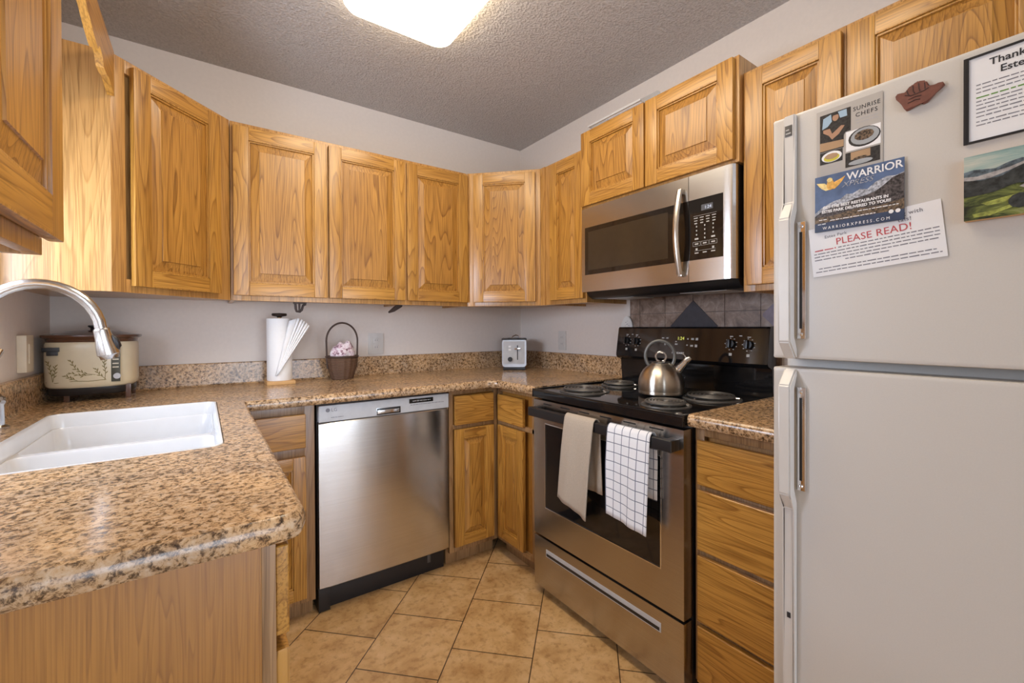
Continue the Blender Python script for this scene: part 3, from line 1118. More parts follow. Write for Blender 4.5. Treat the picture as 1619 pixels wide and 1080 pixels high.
def X(wx): return wx + 0.33        # world x -> local y


def LX(wy): return YC - wy         # world y -> local x


bm = bmesh.new()
box(bm, -W2 + 0.002, W2 - 0.002, X(-0.605), X(-0.035), 0.035, 0.882, 0.002)
obj('body', bm, BLACK_SATIN, rg)
bm = bmesh.new()
box(bm, -W2, W2, X(-0.662), X(-0.035), 0.884, 0.918, 0.006, 0, 3)
# raised rim
for q in ((-W2, W2, X(-0.660), X(-0.645)), (-W2, -W2 + 0.014, X(-0.645), X(-0.10)), (W2 - 0.014, W2, X(-0.645), X(-0.10))):
    box(bm, q[0], q[1], q[2], q[3], 0.916, 0.922, 0.0025)
obj('cooktop', bm, BLACK_GLOSS, rg)


def burner(wx, wy, r):
    bm = bmesh.new()
    cx, cy = LX(wy), X(wx)
    lathe(bm, [(r * 1.18, 0.9185), (r * 1.16, 0.9225), (r * 1.08, 0.9235), (r * 1.02, 0.9195), (r * 0.55, 0.9188), (0.0, 0.9188)], 0, 0, 40, cap=False)
    p = obj('burner', bm, DARK_METAL, rg, (cx, cy, 0))
    bm = bmesh.new()
    pts = []
    turns = 5
    for i in range(turns * 28 + 1):
        a = 2 * PI * i / 28
        rad = 0.018 + (r - 0.018) * i / (turns * 28)
        pts.append((rad * math.cos(a), rad * math.sin(a), 0.931))
    tube(bm, pts, 0.0052, 6, 0, flat=1.0)
    obj('coil', bm, DARK_METAL, p)
    bm = bmesh.new()
    for k in range(3):
        a = 2 * PI * k / 3 + 0.4
        ca, sa = math.cos(a), math.sin(a)
        tube(bm, [(0.01 * ca, 0.01 * sa, 0.925), (r * 1.06 * ca, r * 1.06 * sa, 0.925)], 0.0028, 6)
    lathe(bm, [(0.0, 0.934), (0.008, 0.9335), (0.009, 0.923)], 0, 0, 16)
    obj('coil_support', bm, CHROME, p)


for a in ((-0.515, -1.165, 0.092), (-0.245, -1.130, 0.074), (-0.260, -1.602, 0.092), (-0.525, -1.585, 0.074)):
    burner(*a)
# backguard
bm = bmesh.new()
prism(bm, [(X(-0.030), 0.90), (X(-0.030), 1.190), (X(-0.045), 1.199), (X(-0.078), 1.197), (X(-0.084), 1.190), (X(-0.102), 1.062), (X(-0.104), 1.050), (X(-0.098), 1.040), (X(-0.062), 1.030), (X(-0.058), 0.90)], -W2 + 0.004, W2 - 0.004, 0, 'X')
bmesh.ops.bevel(bm, geom=[e for e in bm.edges if abs(e.verts[0].co.x - e.verts[1].co.x) < 1e-5], offset=0.002, segments=2, affect='EDGES')
bg = obj('backguard', bm, BLACK_GLOSS, rg, angle=25)


def bgp(wy, z, out=0.0):
    """point on sloping control face"""
    f = (1.190 - z) / (1.190 - 1.062)
    return LX(wy), X(-0.084 - 0.018 * f) - out


sl = math.atan2(0.018, 0.128)


def bgface(bm, wy0, wy1, z0, z1, m=0, out=0.0006):
    pts = []
    for wy, z in ((wy0, z0), (wy1, z0), (wy1, z1), (wy0, z1)):
        lx, ly = bgp(wy, z, out)
        pts.append(bm.verts.new((lx, ly, z)))
    bm.faces.new(pts).material_index = m


for wy, z in ((-1.048, 1.128), (-1.108, 1.126), (-1.590, 1.126), (-1.662, 1.124)):
    lx, ly = bgp(wy, z)
    bm = bmesh.new()
    cyl_y(bm, 0, 0, -0.012, 0.004, 0.0165, 24)
    box(bm, -0.005, 0.005, -0.026, -0.010, -0.017, 0.017, 0.002)
    k = obj('control_knob', bm, BLACK_SATIN, bg, (lx, ly, z))
    k.rotation_euler = (-sl, 0, 0)
    bm = bmesh.new()
    for i in range(9):
        a = 2 * PI * i / 9 + 0.3
        wyy, zz = wy - 0.0245 * math.cos(a), z + 0.0245 * math.sin(a)
        s_ = 0.0016
        bgface(bm, wyy + s_ * 1.6, wyy - s_ * 1.6, zz - s_, zz + s_)
    bgface(bm, wy + 0.007, wy - 0.007, z + 0.029, z + 0.033)
    bgface(bm, wy + 0.006, wy - 0.006, z - 0.048, z - 0.037)
    obj('knob_legend', bm, LABEL_GREY, bg, smooth=False)
bm = bmesh.new()
for wy, z, w_, h_, mm in ((-1.262, 1.145, .012, .005, 0), (-1.285, 1.145, .012, .005, 0), (-1.275, 1.118, .008, .012, 0), (-1.335, 1.118, .014, .006, 0), (-1.333, 1.130, .008, .004, 0),
                          (-1.392, 1.143, .007, .006, 0), (-1.390, 1.115, .007, .006, 0), (-1.415, 1.143, .014, .008, 0), (-1.436, 1.143, .012, .011, 0),
                          (-1.413, 1.113, .014, .008, 0), (-1.434, 1.113, .012, .012, 0), (-1.628, 1.160, .012, .004, 0), (-1.080, 1.160, .010, .004, 0)):
    bgface(bm, wy + w_ / 2, wy - w_ / 2, z - h_ / 2, z + h_ / 2, mm)
obj('button_legend', bm, LABEL_GREY, bg, smooth=False)['kind'] = 'stuff'
lx, ly = bgp(-1.338, 1.140, 0.001)
t_ = text('clock_digits', '1:24', 0.021, 0, 0, 0, GREEN_LED, bg)
t_.location = (lx, ly, 1.138)
t_.rotation_euler = (-sl, 0, 0)
lx, ly = bgp(-1.315, 1.077, 0.001)
t_ = text('brand_lettering', 'FRIGIDAIRE', 0.0125, 0, 0, 0, INK_WHITE, bg)
t_.location = (lx, ly, 1.074)
t_.rotation_euler = (-sl, 0, 0)
# oven door
bm = bmesh.new()
DF = X(-0.652)
wz0, wz1, wx0, wx1 = 0.402, 0.775, LX(-1.058), LX(-1.655)
for q in ((-W2 + 0.003, wx0, 0.272, 0.874), (wx1, W2 - 0.003, 0.272, 0.874), (wx0, wx1, 0.272, wz0), (wx0, wx1, wz1, 0.874)):
    box(bm, q[0], q[1], DF, X(-0.606), q[2], q[3], 0.0)
bmesh.ops.remove_doubles(bm, verts=bm.verts, dist=0.0002)
od = obj('oven_door', bm, STEEL_DK, rg, smooth=False)
bm = bmesh.new()
box(bm, wx0 + 0.0, wx1 - 0.0, DF + 0.003, DF + 0.02, wz0, wz1)
gw = obj('oven_window', bm, BLACK_GLASS, od)
bm = bmesh.new()
frame_ring(bm, wx0 - 0.001, wx1 + 0.001, wz0 - 0.001, wz1 + 0.001, DF - 0.001, DF + 0.004, 0.004)
obj('window_trim', bm, CHROME, od)
bm = bmesh.new()
for i in range(6):
    xx = -0.31 + i * 0.112
    box(bm, xx, xx + 0.055, DF - 0.0006, DF + 0.003, 0.8585, 0.8635)
obj('vent_slots', bm, BLACK_SATIN, od)
bm = bmesh.new()
box(bm, -0.366, 0.366, X(-0.699), X(-0.676), 0.806, 0.846, 0.008, 0, 3)
for s in (-1, 1):
    box(bm, s * 0.348 - 0.016, s * 0.348 + 0.016, X(-0.680), DF + 0.001, 0.808, 0.844, 0.004)
obj('door_handle', bm, BLACK_SATIN, od)
bm = bmesh.new()
box(bm, -W2 + 0.003, W2 - 0.003, X(-0.652), X(-0.606), 0.040, 0.262, 0.003)
dwr = obj('storage_drawer', bm, STEEL_DK, rg)
bm = bmesh.new()
xs0, xs1 = LX(-1.065), LX(-1.655)
box(bm, xs0, xs1, X(-0.6535), X(-0.650), 0.190, 0.222, 0.001, 0)
box(bm, xs0 + 0.004, xs1 - 0.004, X(-0.6548), X(-0.653), 0.194, 0.207, 0.0006, 1)
obj('recessed_pull', bm, [SILVER_PLASTIC, BLACK_SATIN], dwr)
for sx_ in (-1, 1):
    for yy in (X(-0.58), X(-0.08)):
        bm = bmesh.new()
        lathe(bm, [(0.018, 0.0), (0.018, 0.012), (0.008, 0.014), (0.008, 0.036)], sx_ * 0.345, yy, 16)
        obj('leg', bm, BLACK_SATIN, rg)

# ------------------------------------------------------------------ towels on the oven handle


def drape(name, wy_top, wy_bot, zbot, back, mat, label, folds=0.004, seed=1, cell=0.034, shiftb=0.0, zr=0.0):
    """wy_top/(y0,y1) at the bar, wy_bot at the front hem; back=(length, y shift)"""
    rng = random.Random(seed)
    bm = bmesh.new()
    uvl = bm.loops.layers.uv.new('uv')
    ztop, xb, rb = 0.848, -0.6875, 0.0145
    prof = []
    L1 = back[0]
    for i in range(9):
        s = i / 8
        prof.append((xb + rb + 0.002, ztop - 0.02 - L1 * (1 - s), -(1 - s)))
    for i in range(1, 8):
        a = PI * i / 8
        prof.append((xb + rb * math.cos(a) * 1.12, ztop - 0.016 + 0.022 * math.sin(a), 0.0))
    LF = ztop - 0.02 - zbot
    for i in range(1, 19):
        s = i / 18
        prof.append((xb - rb - 0.003, ztop - 0.02 - LF * s, s))
    nu = 22
    grid = []
    lens = [0]
    for (a, c_, _), (d_, e_, _) in zip(prof, prof[1:]):
        lens.append(lens[-1] + math.hypot(a - d_, c_ - e_))
    for j, (x, z, s) in enumerate(prof):
        row = []
        for i in range(nu + 1):
            u = i / nu
            if s >= 0:
                y0 = wy_top[0] + (wy_bot[0] - wy_top[0]) * s
                y1 = wy_top[1] + (wy_bot[1] - wy_top[1]) * s
            else:
                y0 = wy_top[0] + back[1] * (-s) - 0.0
                y1 = wy_top[1] + back[1] * (-s)
            y = y0 + (y1 - y0) * u
            amp = folds * min(1.0, abs(s) * 2.5)
            dx = amp * (math.sin(u * 9 + seed) + 0.6 * math.sin(u * 17 + s * 3 + seed * 2))
            zz = z + zr * (u - 0.5) * (max(0, s))
            xx = x + (dx if s < 0 else -abs(amp) * 1.2 + dx * 0.8)
            if s < 0:
                xx = max(-0.671, min(-0.660, xx))
            row.append((bm.verts.new((xx, y, zz)), u * abs(wy_top[1] - wy_top[0]) / cell, lens[j] / cell))
        grid.append(row)
    for A, B in zip(grid, grid[1:]):
        for i in range(nu):
            q = (A[i], A[i + 1], B[i + 1], B[i])
            f = bm.faces.new([v_[0] for v_ in q])
            for lp, v_ in zip(f.loops, q):
                lp[uvl].uv = (v_[1], v_[2])
    base_ = Vector((xb, 0.5 * (wy_top[0] + wy_top[1]), zbot))
    for v_ in bm.verts:
        v_.co -= base_
    o = obj(name, bm, mat, None, base_, angle=80)
    md = o.modifiers.new('cloth', 'SOLIDIFY')
    md.thickness = 0.0035
    md.offset = 1.0
    tag(o, label, 'towel', None)
    return o


drape('hand_towel', (-1.246, -1.402), (-1.205, -1.372), 0.492, (0.255, -0.012), TAN_TOWEL, 'taupe terry hand towel hanging on the oven handle, left one', 0.004, 2, zr=-0.04)
drape('dish_towel', (-1.471, -1.652), (-1.470, -1.640), 0.528, (0.20, 0.0), CHECK, 'white dish towel with thin dark check lines on the oven handle', 0.0035, 5, 0.0335, zr=-0.02)

# ------------------------------------------------------------------ kettle
kt = thing('tea_kettle', 'brushed steel whistling tea kettle with a ring handle on the cooktop', 'kettle', (-0.345, -1.434, 0.9245), R(-57))
bm = bmesh.new()
lathe(bm, [(0.0, 0.001), (0.080, 0.001), (0.088, 0.004), (0.0895, 0.010), (0.088, 0.014), (0.0895, 0.018), (0.0895, 0.045), (0.087, 0.062), (0.081, 0.080), (0.071, 0.097), (0.058, 0.111), (0.044, 0.121), (0.038, 0.124)], 0, 0, 48, cap=False)
obj('body', bm, steel('kettle_steel', (0.60, 0.54, 0.46), 0.30, 0.88), kt, angle=50)
bm = bmesh.new()
lathe(bm, [(0.0385, 0.1235), (0.039, 0.126), (0.034, 0.130), (0.018, 0.134), (0.0, 0.135)], 0, 0, 32)
obj('lid', bm, STEEL, kt)
bm = bmesh.new()
tube(bm, [(0.020 * math.cos(t / 24 * 2 * PI), 0, 0.151 + 0.020 * math.sin(t / 24 * 2 * PI)) for t in range(24)], 0.0042, 10, closed=True)
obj('lid_ring', bm, BLACK_SATIN if False else NICKEL, kt)
bm = bmesh.new()
pts = []
for i in range(31):
    a = R(-42) + R(264) * i / 30
    pts.append((0.057 * math.cos(a) - 0.004, 0, 0.155 + 0.062 * math.sin(a)))
tube(bm, pts, 0.0068, 12, 0)
obj('ring_handle', bm, plain('grey_handle', (0.15, 0.15, 0.145), 0.35, 0.4), kt)
bm = bmesh.new()
tube(bm, [(0.058, 0, 0.088), (0.070, 0, 0.104), (0.088, 0, 0.126), (0.096, 0, 0.136)], [0.019, 0.0165, 0.0135, 0.0130], 18)
obj('spout', bm, CHROME, kt)
bm = bmesh.new()
tube(bm, [(0.094, 0, 0.134), (0.104, 0, 0.144), (0.112, 0, 0.150)], [0.0145, 0.0145, 0.010], 16)
tube(bm, [(0.096, 0, 0.148), (0.088, 0, 0.160), (0.082, 0, 0.165)], [0.004, 0.003, 0.004], 8)
obj('whistle_cap', bm, NICKEL, kt)

# ------------------------------------------------------------------ microwave
YM_ = -1.3575
mw = thing('microwave_oven', 'over-the-range stainless microwave with black window and keypad', 'microwave', (-0.18, YM_, 1.338), R(-90))


def MX(wx): return wx + 0.18


def ML(wy): return YM_ - wy


Z0 = 1.338


def MZ(z): return z - Z0


bm = bmesh.new()
box(bm, -0.379, 0.379, MX(-0.310), MX(-0.0115), MZ(1.372), MZ(1.778), 0.002)
prism(bm, [(MX(-0.315), MZ(1.372)), (MX(-0.02), MZ(1.372)), (MX(-0.04), MZ(1.345)), (MX(-0.27), MZ(1.338)), (MX(-0.30), MZ(1.352))], -0.377, 0.377, 0, 'X')
obj('body', bm, BLACK_SATIN, mw)
for k, (xa, xb_) in enumerate(((-0.30, -0.14), (0.10, 0.30))):
    bm = bmesh.new()
    box(bm, xa, xb_, MX(-0.25), MX(-0.10), MZ(1.3365), MZ(1.341), 0.001)
    obj('grease_filter', bm, SILVER_PLASTIC, mw)
dx1 = ML(-1.560)
DFm = MX(-0.345)
wx0, wx1, wz0, wz1 = ML(-1.000), ML(-1.500), MZ(1.452), MZ(1.682)
bm = bmesh.new()
# steel door skin (a frame round the window), small gap, then control side
for q in ((-0.379, wx0, MZ(1.370), MZ(1.776)), (wx0, dx1 - 0.001, MZ(1.370), wz0), (wx0, dx1 - 0.001, wz1, MZ(1.776))):
    box(bm, q[0], q[1], DFm, MX(-0.312), q[2], q[3])
bmesh.ops.remove_doubles(bm, verts=bm.verts, dist=0.0002)
md_ = obj('door', bm, STEEL_DK, mw, smooth=False)
bm = bmesh.new()
box(bm, wx0, dx1 - 0.001, DFm + 0.0005, MX(-0.313), wz0, wz1)
obj('door_glass', bm, SMOKED, md_)
bm = bmesh.new()
box(bm, wx0 + 0.022, ML(-1.468), DFm - 0.0002, DFm + 0.001, wz0 + 0.022, wz1 - 0.022)
obj('viewing_mesh', bm, plain('window_screen', (0.034, 0.025, 0.017), 0.09, spec=0.6), md_)
bm = bmesh.new()
pts = []
for i in range(17):
    s = i / 16
    pts.append((ML(-1.530), DFm - 0.014 - 0.026 * math.sin(PI * s), MZ(1.402) + 0.325 * s))
tube(bm, pts, 0.0125, 14, 0, flat=0.7)
for zz in (1.404, 1.724):
    box(bm, ML(-1.530) - 0.009, ML(-1.530) + 0.009, DFm - 0.016, DFm + 0.0, MZ(zz) - 0.010, MZ(zz) + 0.010, 0.003)
obj('door_handle', bm, plain('warm_satin_steel', (0.60, 0.54, 0.47), 0.28, 1.0), md_)
bm = bmesh.new()
px1 = ML(-1.697)
for q in ((dx1 + 0.001, px1, MZ(1.370), MZ(1.452)), (dx1 + 0.001, px1, MZ(1.682), MZ(1.776))):
    box(bm, q[0], q[1], DFm, MX(-0.312), q[2], q[3])
prism(bm, [(px1, DFm), (0.366, DFm), (0.373, DFm + 0.003), (0.379, DFm + 0.012), (0.379, MX(-0.312)), (px1, MX(-0.312))], MZ(1.370), MZ(1.776))
bmesh.ops.remove_doubles(bm, verts=bm.verts, dist=0.0002)
cpn = obj('control_fascia', bm, steel('bright_stainless', (0.66, 0.65, 0.64), 0.22), mw, angle=25)
bm = bmesh.new()
box(bm, dx1 + 0.001, px1, DFm + 0.0003, MX(-0.313), MZ(1.452), MZ(1.682))
kp = obj('keypad', bm, BLACK_GLASS, cpn)
bm = bmesh.new()
cx0 = dx1 + 0.030
yk = DFm - 0.0003


def mark(cx, cz, w_, h_, m=0):
    f = bm.faces.new([bm.verts.new(p) for p in ((cx - w_ / 2, yk, cz - h_ / 2), (cx + w_ / 2, yk, cz - h_ / 2), (cx + w_ / 2, yk, cz + h_ / 2), (cx - w_ / 2, yk, cz + h_ / 2))])
    f.material_index = m


for i in range(4):
    mark(cx0 + 0.024 * i, MZ(1.610), 0.016, 0.003)
    mark(cx0 + 0.024 * i, MZ(1.600), 0.013, 0.003)
    mark(cx0 + 0.024 * i, MZ(1.590), 0.011, 0.004)
mark(cx0 + 0.036, MZ(1.618), 0.092, 0.0008)
for r_ in range(4):
    for c_ in range(3):
        if r_ == 3 and c_ != 1:
            mark(cx0 + 0.003 + 0.033 * c_, MZ(1.578 - 0.0155 * r_), 0.015, 0.006)
        else:
            mark(cx0 + 0.003 + 0.033 * c_, MZ(1.578 - 0.0155 * r_), 0.0045, 0.006)
for c_ in range(3):
    cc = cx0 + 0.003 + 0.033 * c_
    for dz_ in (-0.0075, 0.0075):
        mark(cc, MZ(1.512) + dz_, 0.030, 0.0008)
    for dx_ in (-0.0148, 0.0148):
        mark(cc + dx_, MZ(1.512), 0.0008, 0.015)
    mark(cc, MZ(1.512), 0.015, 0.005)
mark(cx0 + 0.036, MZ(1.486), 0.085, 0.0008)
for c_ in range(3):
    mark(cx0 + 0.003 + 0.033 * c_, MZ(1.478), 0.016, 0.004)
for c_ in (0, 2):
    mark(cx0 + 0.003 + 0.033 * c_, MZ(1.492), 0.008, 0.008)
obj('key_legend', bm, LABEL_GREY, kp, smooth=False)
bm = bmesh.new()
mark(cx0 + 0.045, MZ(1.645), 0.046, 0.022)
obj('display', bm, plain('display_grey', (0.10, 0.105, 0.12), 0.2), kp, smooth=False)
text('clock_digits', '1:24', 0.016, cx0 + 0.035, MZ(1.639), yk - 0.0003, BLUE_LED, kp)

# ------------------------------------------------------------------ refrigerator
YR = -2.445
fr_ = thing('refrigerator', 'almond-white top-freezer refrigerator covered with notes on the upper door', 'refrigerator', (-0.40, YR, 0), R(-90))


def FX(wx): return wx + 0.40


bm = bmesh.new()
box(bm, -0.378, 0.378, FX(-0.728), FX(-0.03), 0.03, 1.662, 0.006)
obj('cabinet', bm, FRIDGE, fr_)
FRF = FX(-0.800)


def fridge_door(name, z0, z1):
    bm = bmesh.new()
    box(bm, -0.378, 0.378, FRF, FX(-0.740), z0, z1, 0.009, 0, 4)
    d = obj(name, bm, FRIDGE, fr_)
    bm = bmesh.new()
    box(bm, -0.368, 0.368, FX(-0.740), FX(-0.728), z0 + 0.01, z1 - 0.01)
    obj('door_gasket', bm, WHITE_PL, d)
    return d


fd = fridge_door('freezer_door', 1.127, 1.672)
ld = fridge_door('lower_door', 0.095, 1.107)
bm = bmesh.new()
box(bm, -0.370, 0.370, FX(-0.77), FX(-0.729), 0.012, 0.085, 0.004)
for i in range(5):
    box(bm, -0.34, 0.34, FX(-0.772), FX(-0.769), 0.02 + 0.012 * i, 0.026 + 0.012 * i)
obj('base_grille', bm, FRIDGE_TRIM, fr_)
for sx_ in (-0.33, 0.33):
    for yy in (FX(-0.68), FX(-0.10)):
        bm = bmesh.new()
        lathe(bm, [(0.02, 0), (0.02, 0.02), (0.01, 0.03)], sx_, yy, 16)
        obj('foot', bm, BLACK_SATIN, fr_)


def handle(parent, pts_prof, zlo, zhi, narrow_z, name='handle'):
    """side profile in (depth, z) extruded across; the grip part is broader than the trim strip"""
    bm = bmesh.new()
    prism(bm, pts_prof, -0.352, -0.3275, 0, 'X')
    bmesh.ops.bevel(bm, geom=list(bm.edges), offset=0.003, segments=2, affect='EDGES')
    return obj(name, bm, FRIDGE_TRIM, parent)


o_ = FRF
# freezer: strip above, grip from 1.45 down to 1.135
h1 = handle(fd, [(o_ + 0.001, 1.671), (o_ - 0.012, 1.667), (o_ - 0.012, 1.472), (o_ - 0.036, 1.435), (o_ - 0.036, 1.165), (o_ - 0.006, 1.128), (o_ + 0.001, 1.128), (o_ + 0.001, 1.150), (o_ - 0.018, 1.175), (o_ - 0.018, 1.425), (o_ + 0.001, 1.455)], 0, 0, 0)
h2 = handle(ld, [(o_ + 0.001, 1.104), (o_ - 0.006, 1.104), (o_ - 0.036, 1.070), (o_ - 0.036, 0.830), (o_ - 0.012, 0.793), (o_ - 0.012, 0.105), (o_ + 0.001, 0.105), (o_ + 0.001, 0.808), (o_ - 0.018, 0.838), (o_ - 0.018, 1.062), (o_ + 0.001, 1.090)], 0, 0, 0)
for hp_, za, zb in ((h1, 1.172, 1.428), (h2, 0.838, 1.065)):
    bm = bmesh.new()
    box(bm, -0.3265, -0.308, o_ - 0.008, o_ - 0.0005, za, zb, 0.002, 0)
    box(bm, -0.320, -0.314, o_ - 0.0088, o_ - 0.0078, za + 0.022, zb - 0.022, 0.0003, 1)
    obj('chrome_insert', bm, [CHROME, BLACK_SATIN], hp_)
    for zz in (za + 0.010, zb - 0.010):
        bm = bmesh.new()
        lathe(bm, [(0.0, -0.004), (0.004, -0.003), (0.005, 0.0), (0.004, 0.003), (0.0, 0.004)], -0.317, o_ - 0.0085, 12)
        for v_ in bm.verts:
            v_.co.z += zz
        obj('screw', bm, CHROME, hp_)
bm = bmesh.new()
box(bm, -0.347, -0.333, o_ - 0.0132, o_ - 0.0118, 1.621, 1.645, 0.0004)
bb = obj('badge', bm, DARK_METAL, h1)
bm = bmesh.new()
words(bm, -0.345, -0.335, 1.634, 0.004, o_ - 0.0134, random.Random(1))
words(bm, -0.345, -0.335, 1.626, 0.004, o_ - 0.0134, random.Random(2))
obj('badge_marks', bm, LABEL_GREY, bb, smooth=False)
bm = bmesh.new()
box(bm, -0.343, -0.336, o_ - 0.0132, o_ - 0.0118, 0.548, 0.560, 0.0003)
obj('badge', bm, INK, h2)

# things on the freezer door; helper: empty on the door surface, facing -y locally
SURF = -0.8012


def on_door(name, label, cat, wy, z, lift=0.0, group=None):
    return thing(name, label, cat, (SURF - lift, wy, z), R(-90), group)


# 1. grey card with four food photos; local x 0..0.110, z 0..-0.155 (from its top left)
c1 = on_door('flyer', 'grey card with food photos and a chef on the freezer door, topmost at left', 'flyer', -2.156, 1.655)
bm = bmesh.new()
box(bm, 0, 0.111, -0.0004, 0, -0.160, 0, 0)
obj('card', bm, GREY_CARD, c1, smooth=False)
bm = bmesh.new()
Yp = -0.0008
# chef photo
flat(bm, [(0.006, -0.010), (0.060, -0.010), (0.060, -0.058), (0.048, -0.058), (0.048, -0.088), (0.006, -0.088)], Yp, 0)
flat(bm, [(0.012, -0.018), (0.026, -0.013), (0.028, -0.034), (0.010, -0.040)], Yp - 0.0002, 1)
flat(bm, [(0.038, -0.012), (0.053, -0.012), (0.054, -0.026), (0.042, -0.026)], Yp - 0.0002, 1)
flat(bm, [(0.006, -0.068), (0.048, -0.072), (0.048, -0.086), (0.006, -0.086)], Yp - 0.0002, 3)
flat(bm, [(0.012, -0.046), (0.026, -0.030), (0.031, -0.026), (0.038, -0.026), (0.052, -0.032), (0.056, -0.050), (0.046, -0.066), (0.024, -0.066), (0.012, -0.052)], Yp - 0.0003, 0)
flat(bm, ell(0.034, -0.022, 0.0055, 0.0075), Yp - 0.0005, 2)
flat(bm, [(0.028, -0.017), (0.031, -0.0125), (0.037, -0.0125), (0.040, -0.017)], Yp - 0.0007, 0)
flat(bm, [(0.012, -0.042), (0.024, -0.042), (0.028, -0.054), (0.044, -0.042), (0.050, -0.044), (0.040, -0.058), (0.028, -0.066), (0.022, -0.056), (0.012, -0.048)], Yp - 0.0005, 2)
obj('chef_photo', bm, [DARK_P, BLUE_P, SKIN_P, TAN_P], c1, smooth=False)
bm = bmesh.new()
flat(bm, [(0.052, -0.060), (0.108, -0.060), (0.108, -0.100), (0.052, -0.100)], Yp, 0)
flat(bm, ell(0.082, -0.078, 0.026, 0.019), Yp - 0.0002, 2)
flat(bm, ell(0.083, -0.077, 0.023, 0.0165), Yp - 0.0004, 1)
flat(bm, ell(0.082, -0.075, 0.016, 0.010, 11), Yp - 0.0006, 3)
obj('salad_photo', bm, [INK_WHITE, PLATE_P, DARK_P, FOOD_P], c1, smooth=False)
bm = bmesh.new()
flat(bm, [(0.006, -0.089), (0.046, -0.089), (0.046, -0.114), (0.006, -0.114)], Yp, 0)
flat(bm, ell(0.027, -0.101, 0.018, 0.011, 20, 0.0), Yp - 0.0002, 1)
flat(bm, ell(0.027, -0.103, 0.014, 0.008), Yp - 0.0004, 2)
flat(bm, ell(0.027, -0.100, 0.012, 0.006, 9), Yp - 0.0006, 3)
obj('dish_photo', bm, [DARK_P, INK_WHITE, YEL_P, TAN_P], c1, smooth=False)
bm = bmesh.new()
flat(bm, [(0.051, -0.103), (0.107, -0.103), (0.107, -0.132), (0.051, -0.132)], Yp, 0)
flat(bm, [(0.060, -0.104), (0.092, -0.104), (0.092, -0.119), (0.060, -0.119)], Yp - 0.0002, 1)
flat(bm, ell(0.076, -0.126, 0.020, 0.005, 12), Yp - 0.0004, 2)
flat(bm, ell(0.076, -0.118, 0.012, 0.003, 9), Yp - 0.0004, 3)
obj('table_photo', bm, [DARK_P, TAN_P, PLATE_P, FOOD_P], c1, smooth=False)
text('lettering', 'SUNRISE', 0.0115, 0.0855, -0.022, -0.0006, INK, c1, 'CENTER', spacing=1.15, sx=0.9)
text('lettering', 'CHEFS', 0.0115, 0.0855, -0.035, -0.0006, INK, c1, 'CENTER', spacing=1.2, sx=0.95)
bm = bmesh.new()
rng = random.Random(5)
for zz in (-0.042, -0.048):
    words(bm, 0.068, 0.104, zz, 0.002, -0.0006, rng)
for zz in (-0.120, -0.125, -0.130, -0.135, -0.140):
    words(bm, 0.008, 0.044, zz, 0.002, -0.0006, rng)
obj('fine_print', bm, INK_LIGHT, c1, smooth=False)

# 3. white sheet with red heading (under the blue card)
c3 = on_door('notice', 'white laminated sheet headed PLEASE READ! on the freezer door, lowest of the papers', 'notice', -2.150, 1.304, 0.0006)
ang = math.atan2(0.019, 0.206)
ca, sa = math.cos(ang), math.sin(ang)


def rp(a, c_): return (a * ca - c_ * sa, a * sa + c_ * ca)


bm = bmesh.new()
prism(bm, [rp(0, 0), rp(0.209, 0), rp(0.209, 0.104), rp(0, 0.104)], -0.0005, 0, 0, 'Y')
obj('sheet', bm, PAPER, c3, smooth=False)
q = rp(0.107, 0.0606)
text('heading', 'PLEASE READ!', 0.0195, q[0], q[1], -0.0008, INK_RED, c3, 'CENTER', rot=ang, sx=0.98, spacing=1.02)
q = rp(0.028, 0.0785)
text('lettering', 'Estes Park', 0.0085, q[0], q[1], -0.0008, INK_GREY, c3, 'LEFT', rot=ang, spacing=1.1)
q = rp(0.150, 0.089)
text('lettering', 'ng with', 0.0100, q[0], q[1], -0.0008, INK_GREY, c3, 'LEFT', rot=ang, spacing=1.15, bold=0.0001)
q = rp(0.148, 0.078)
text('lettering', 'tals!', 0.0100, q[0], q[1], -0.0008, INK_GREY, c3, 'LEFT', rot=ang, spacing=1.15, bold=0.0001)
bm = bmesh.new()
rng = random.Random(8)
for k, zz in enumerate((0.0535, 0.0470, 0.0405, 0.0340)):
    words(bm, 0.050 if k == 0 else 0.006, 0.203, zz, 0.0032, -0.0007, rng, 0, ang)
words(bm, 0.060, 0.130, 0.0275, 0.0032, -0.0007, rng, 0, ang)
words(bm, 0.012, 0.196, 0.0150, 0.0032, -0.0007, rng, 0, ang)
words(bm, 0.006, 0.203, 0.0085, 0.0032, -0.0007, rng, 0, ang)
words(bm, 0.008, 0.046, 0.0535, 0.0038, -0.0007, rng, 1, ang)
obj('fine_print', bm, [INK_GREY, INK_RED], c3, smooth=False)

# 2. blue card with mountains and golden bird
c2_ = on_door('flyer', 'dark blue card with a golden winged bird over mountains on the freezer door', 'flyer', -2.154, 1.399, 0.0030)
bm = bmesh.new()
CW, CH = 0.146, 0.117
box(bm, 0, CW, -0.0006, 0, 0, CH, 0)
obj('card', bm, NAVY, c2_, smooth=False)
bm = bmesh.new()
Yc = -0.0011
flat(bm, [(0.0, 0.030), (CW, 0.045), (CW, CH), (0, CH)], Yc, 0)
flat(bm, [(0.0, 0.040), (0.012, 0.050), (0.024, 0.056), (0.034, 0.060), (0.046, 0.062), (0.056, 0.070), (0.066, 0.068), (0.078, 0.074), (0.090, 0.071), (0.104, 0.082), (0.120, 0.088), (0.134, 0.086), (CW, 0.090), (CW, 0.030), (0, 0.025)], Yc - 0.0003, 1)
flat(bm, [(0.0, 0.034), (0.014, 0.044), (0.030, 0.048), (0.050, 0.052), (0.070, 0.057), (0.090, 0.060), (0.104, 0.064), (0.118, 0.074), (0.130, 0.084), (CW, 0.088), (CW, 0.022), (0, 0.018)], Yc - 0.0006, 2)
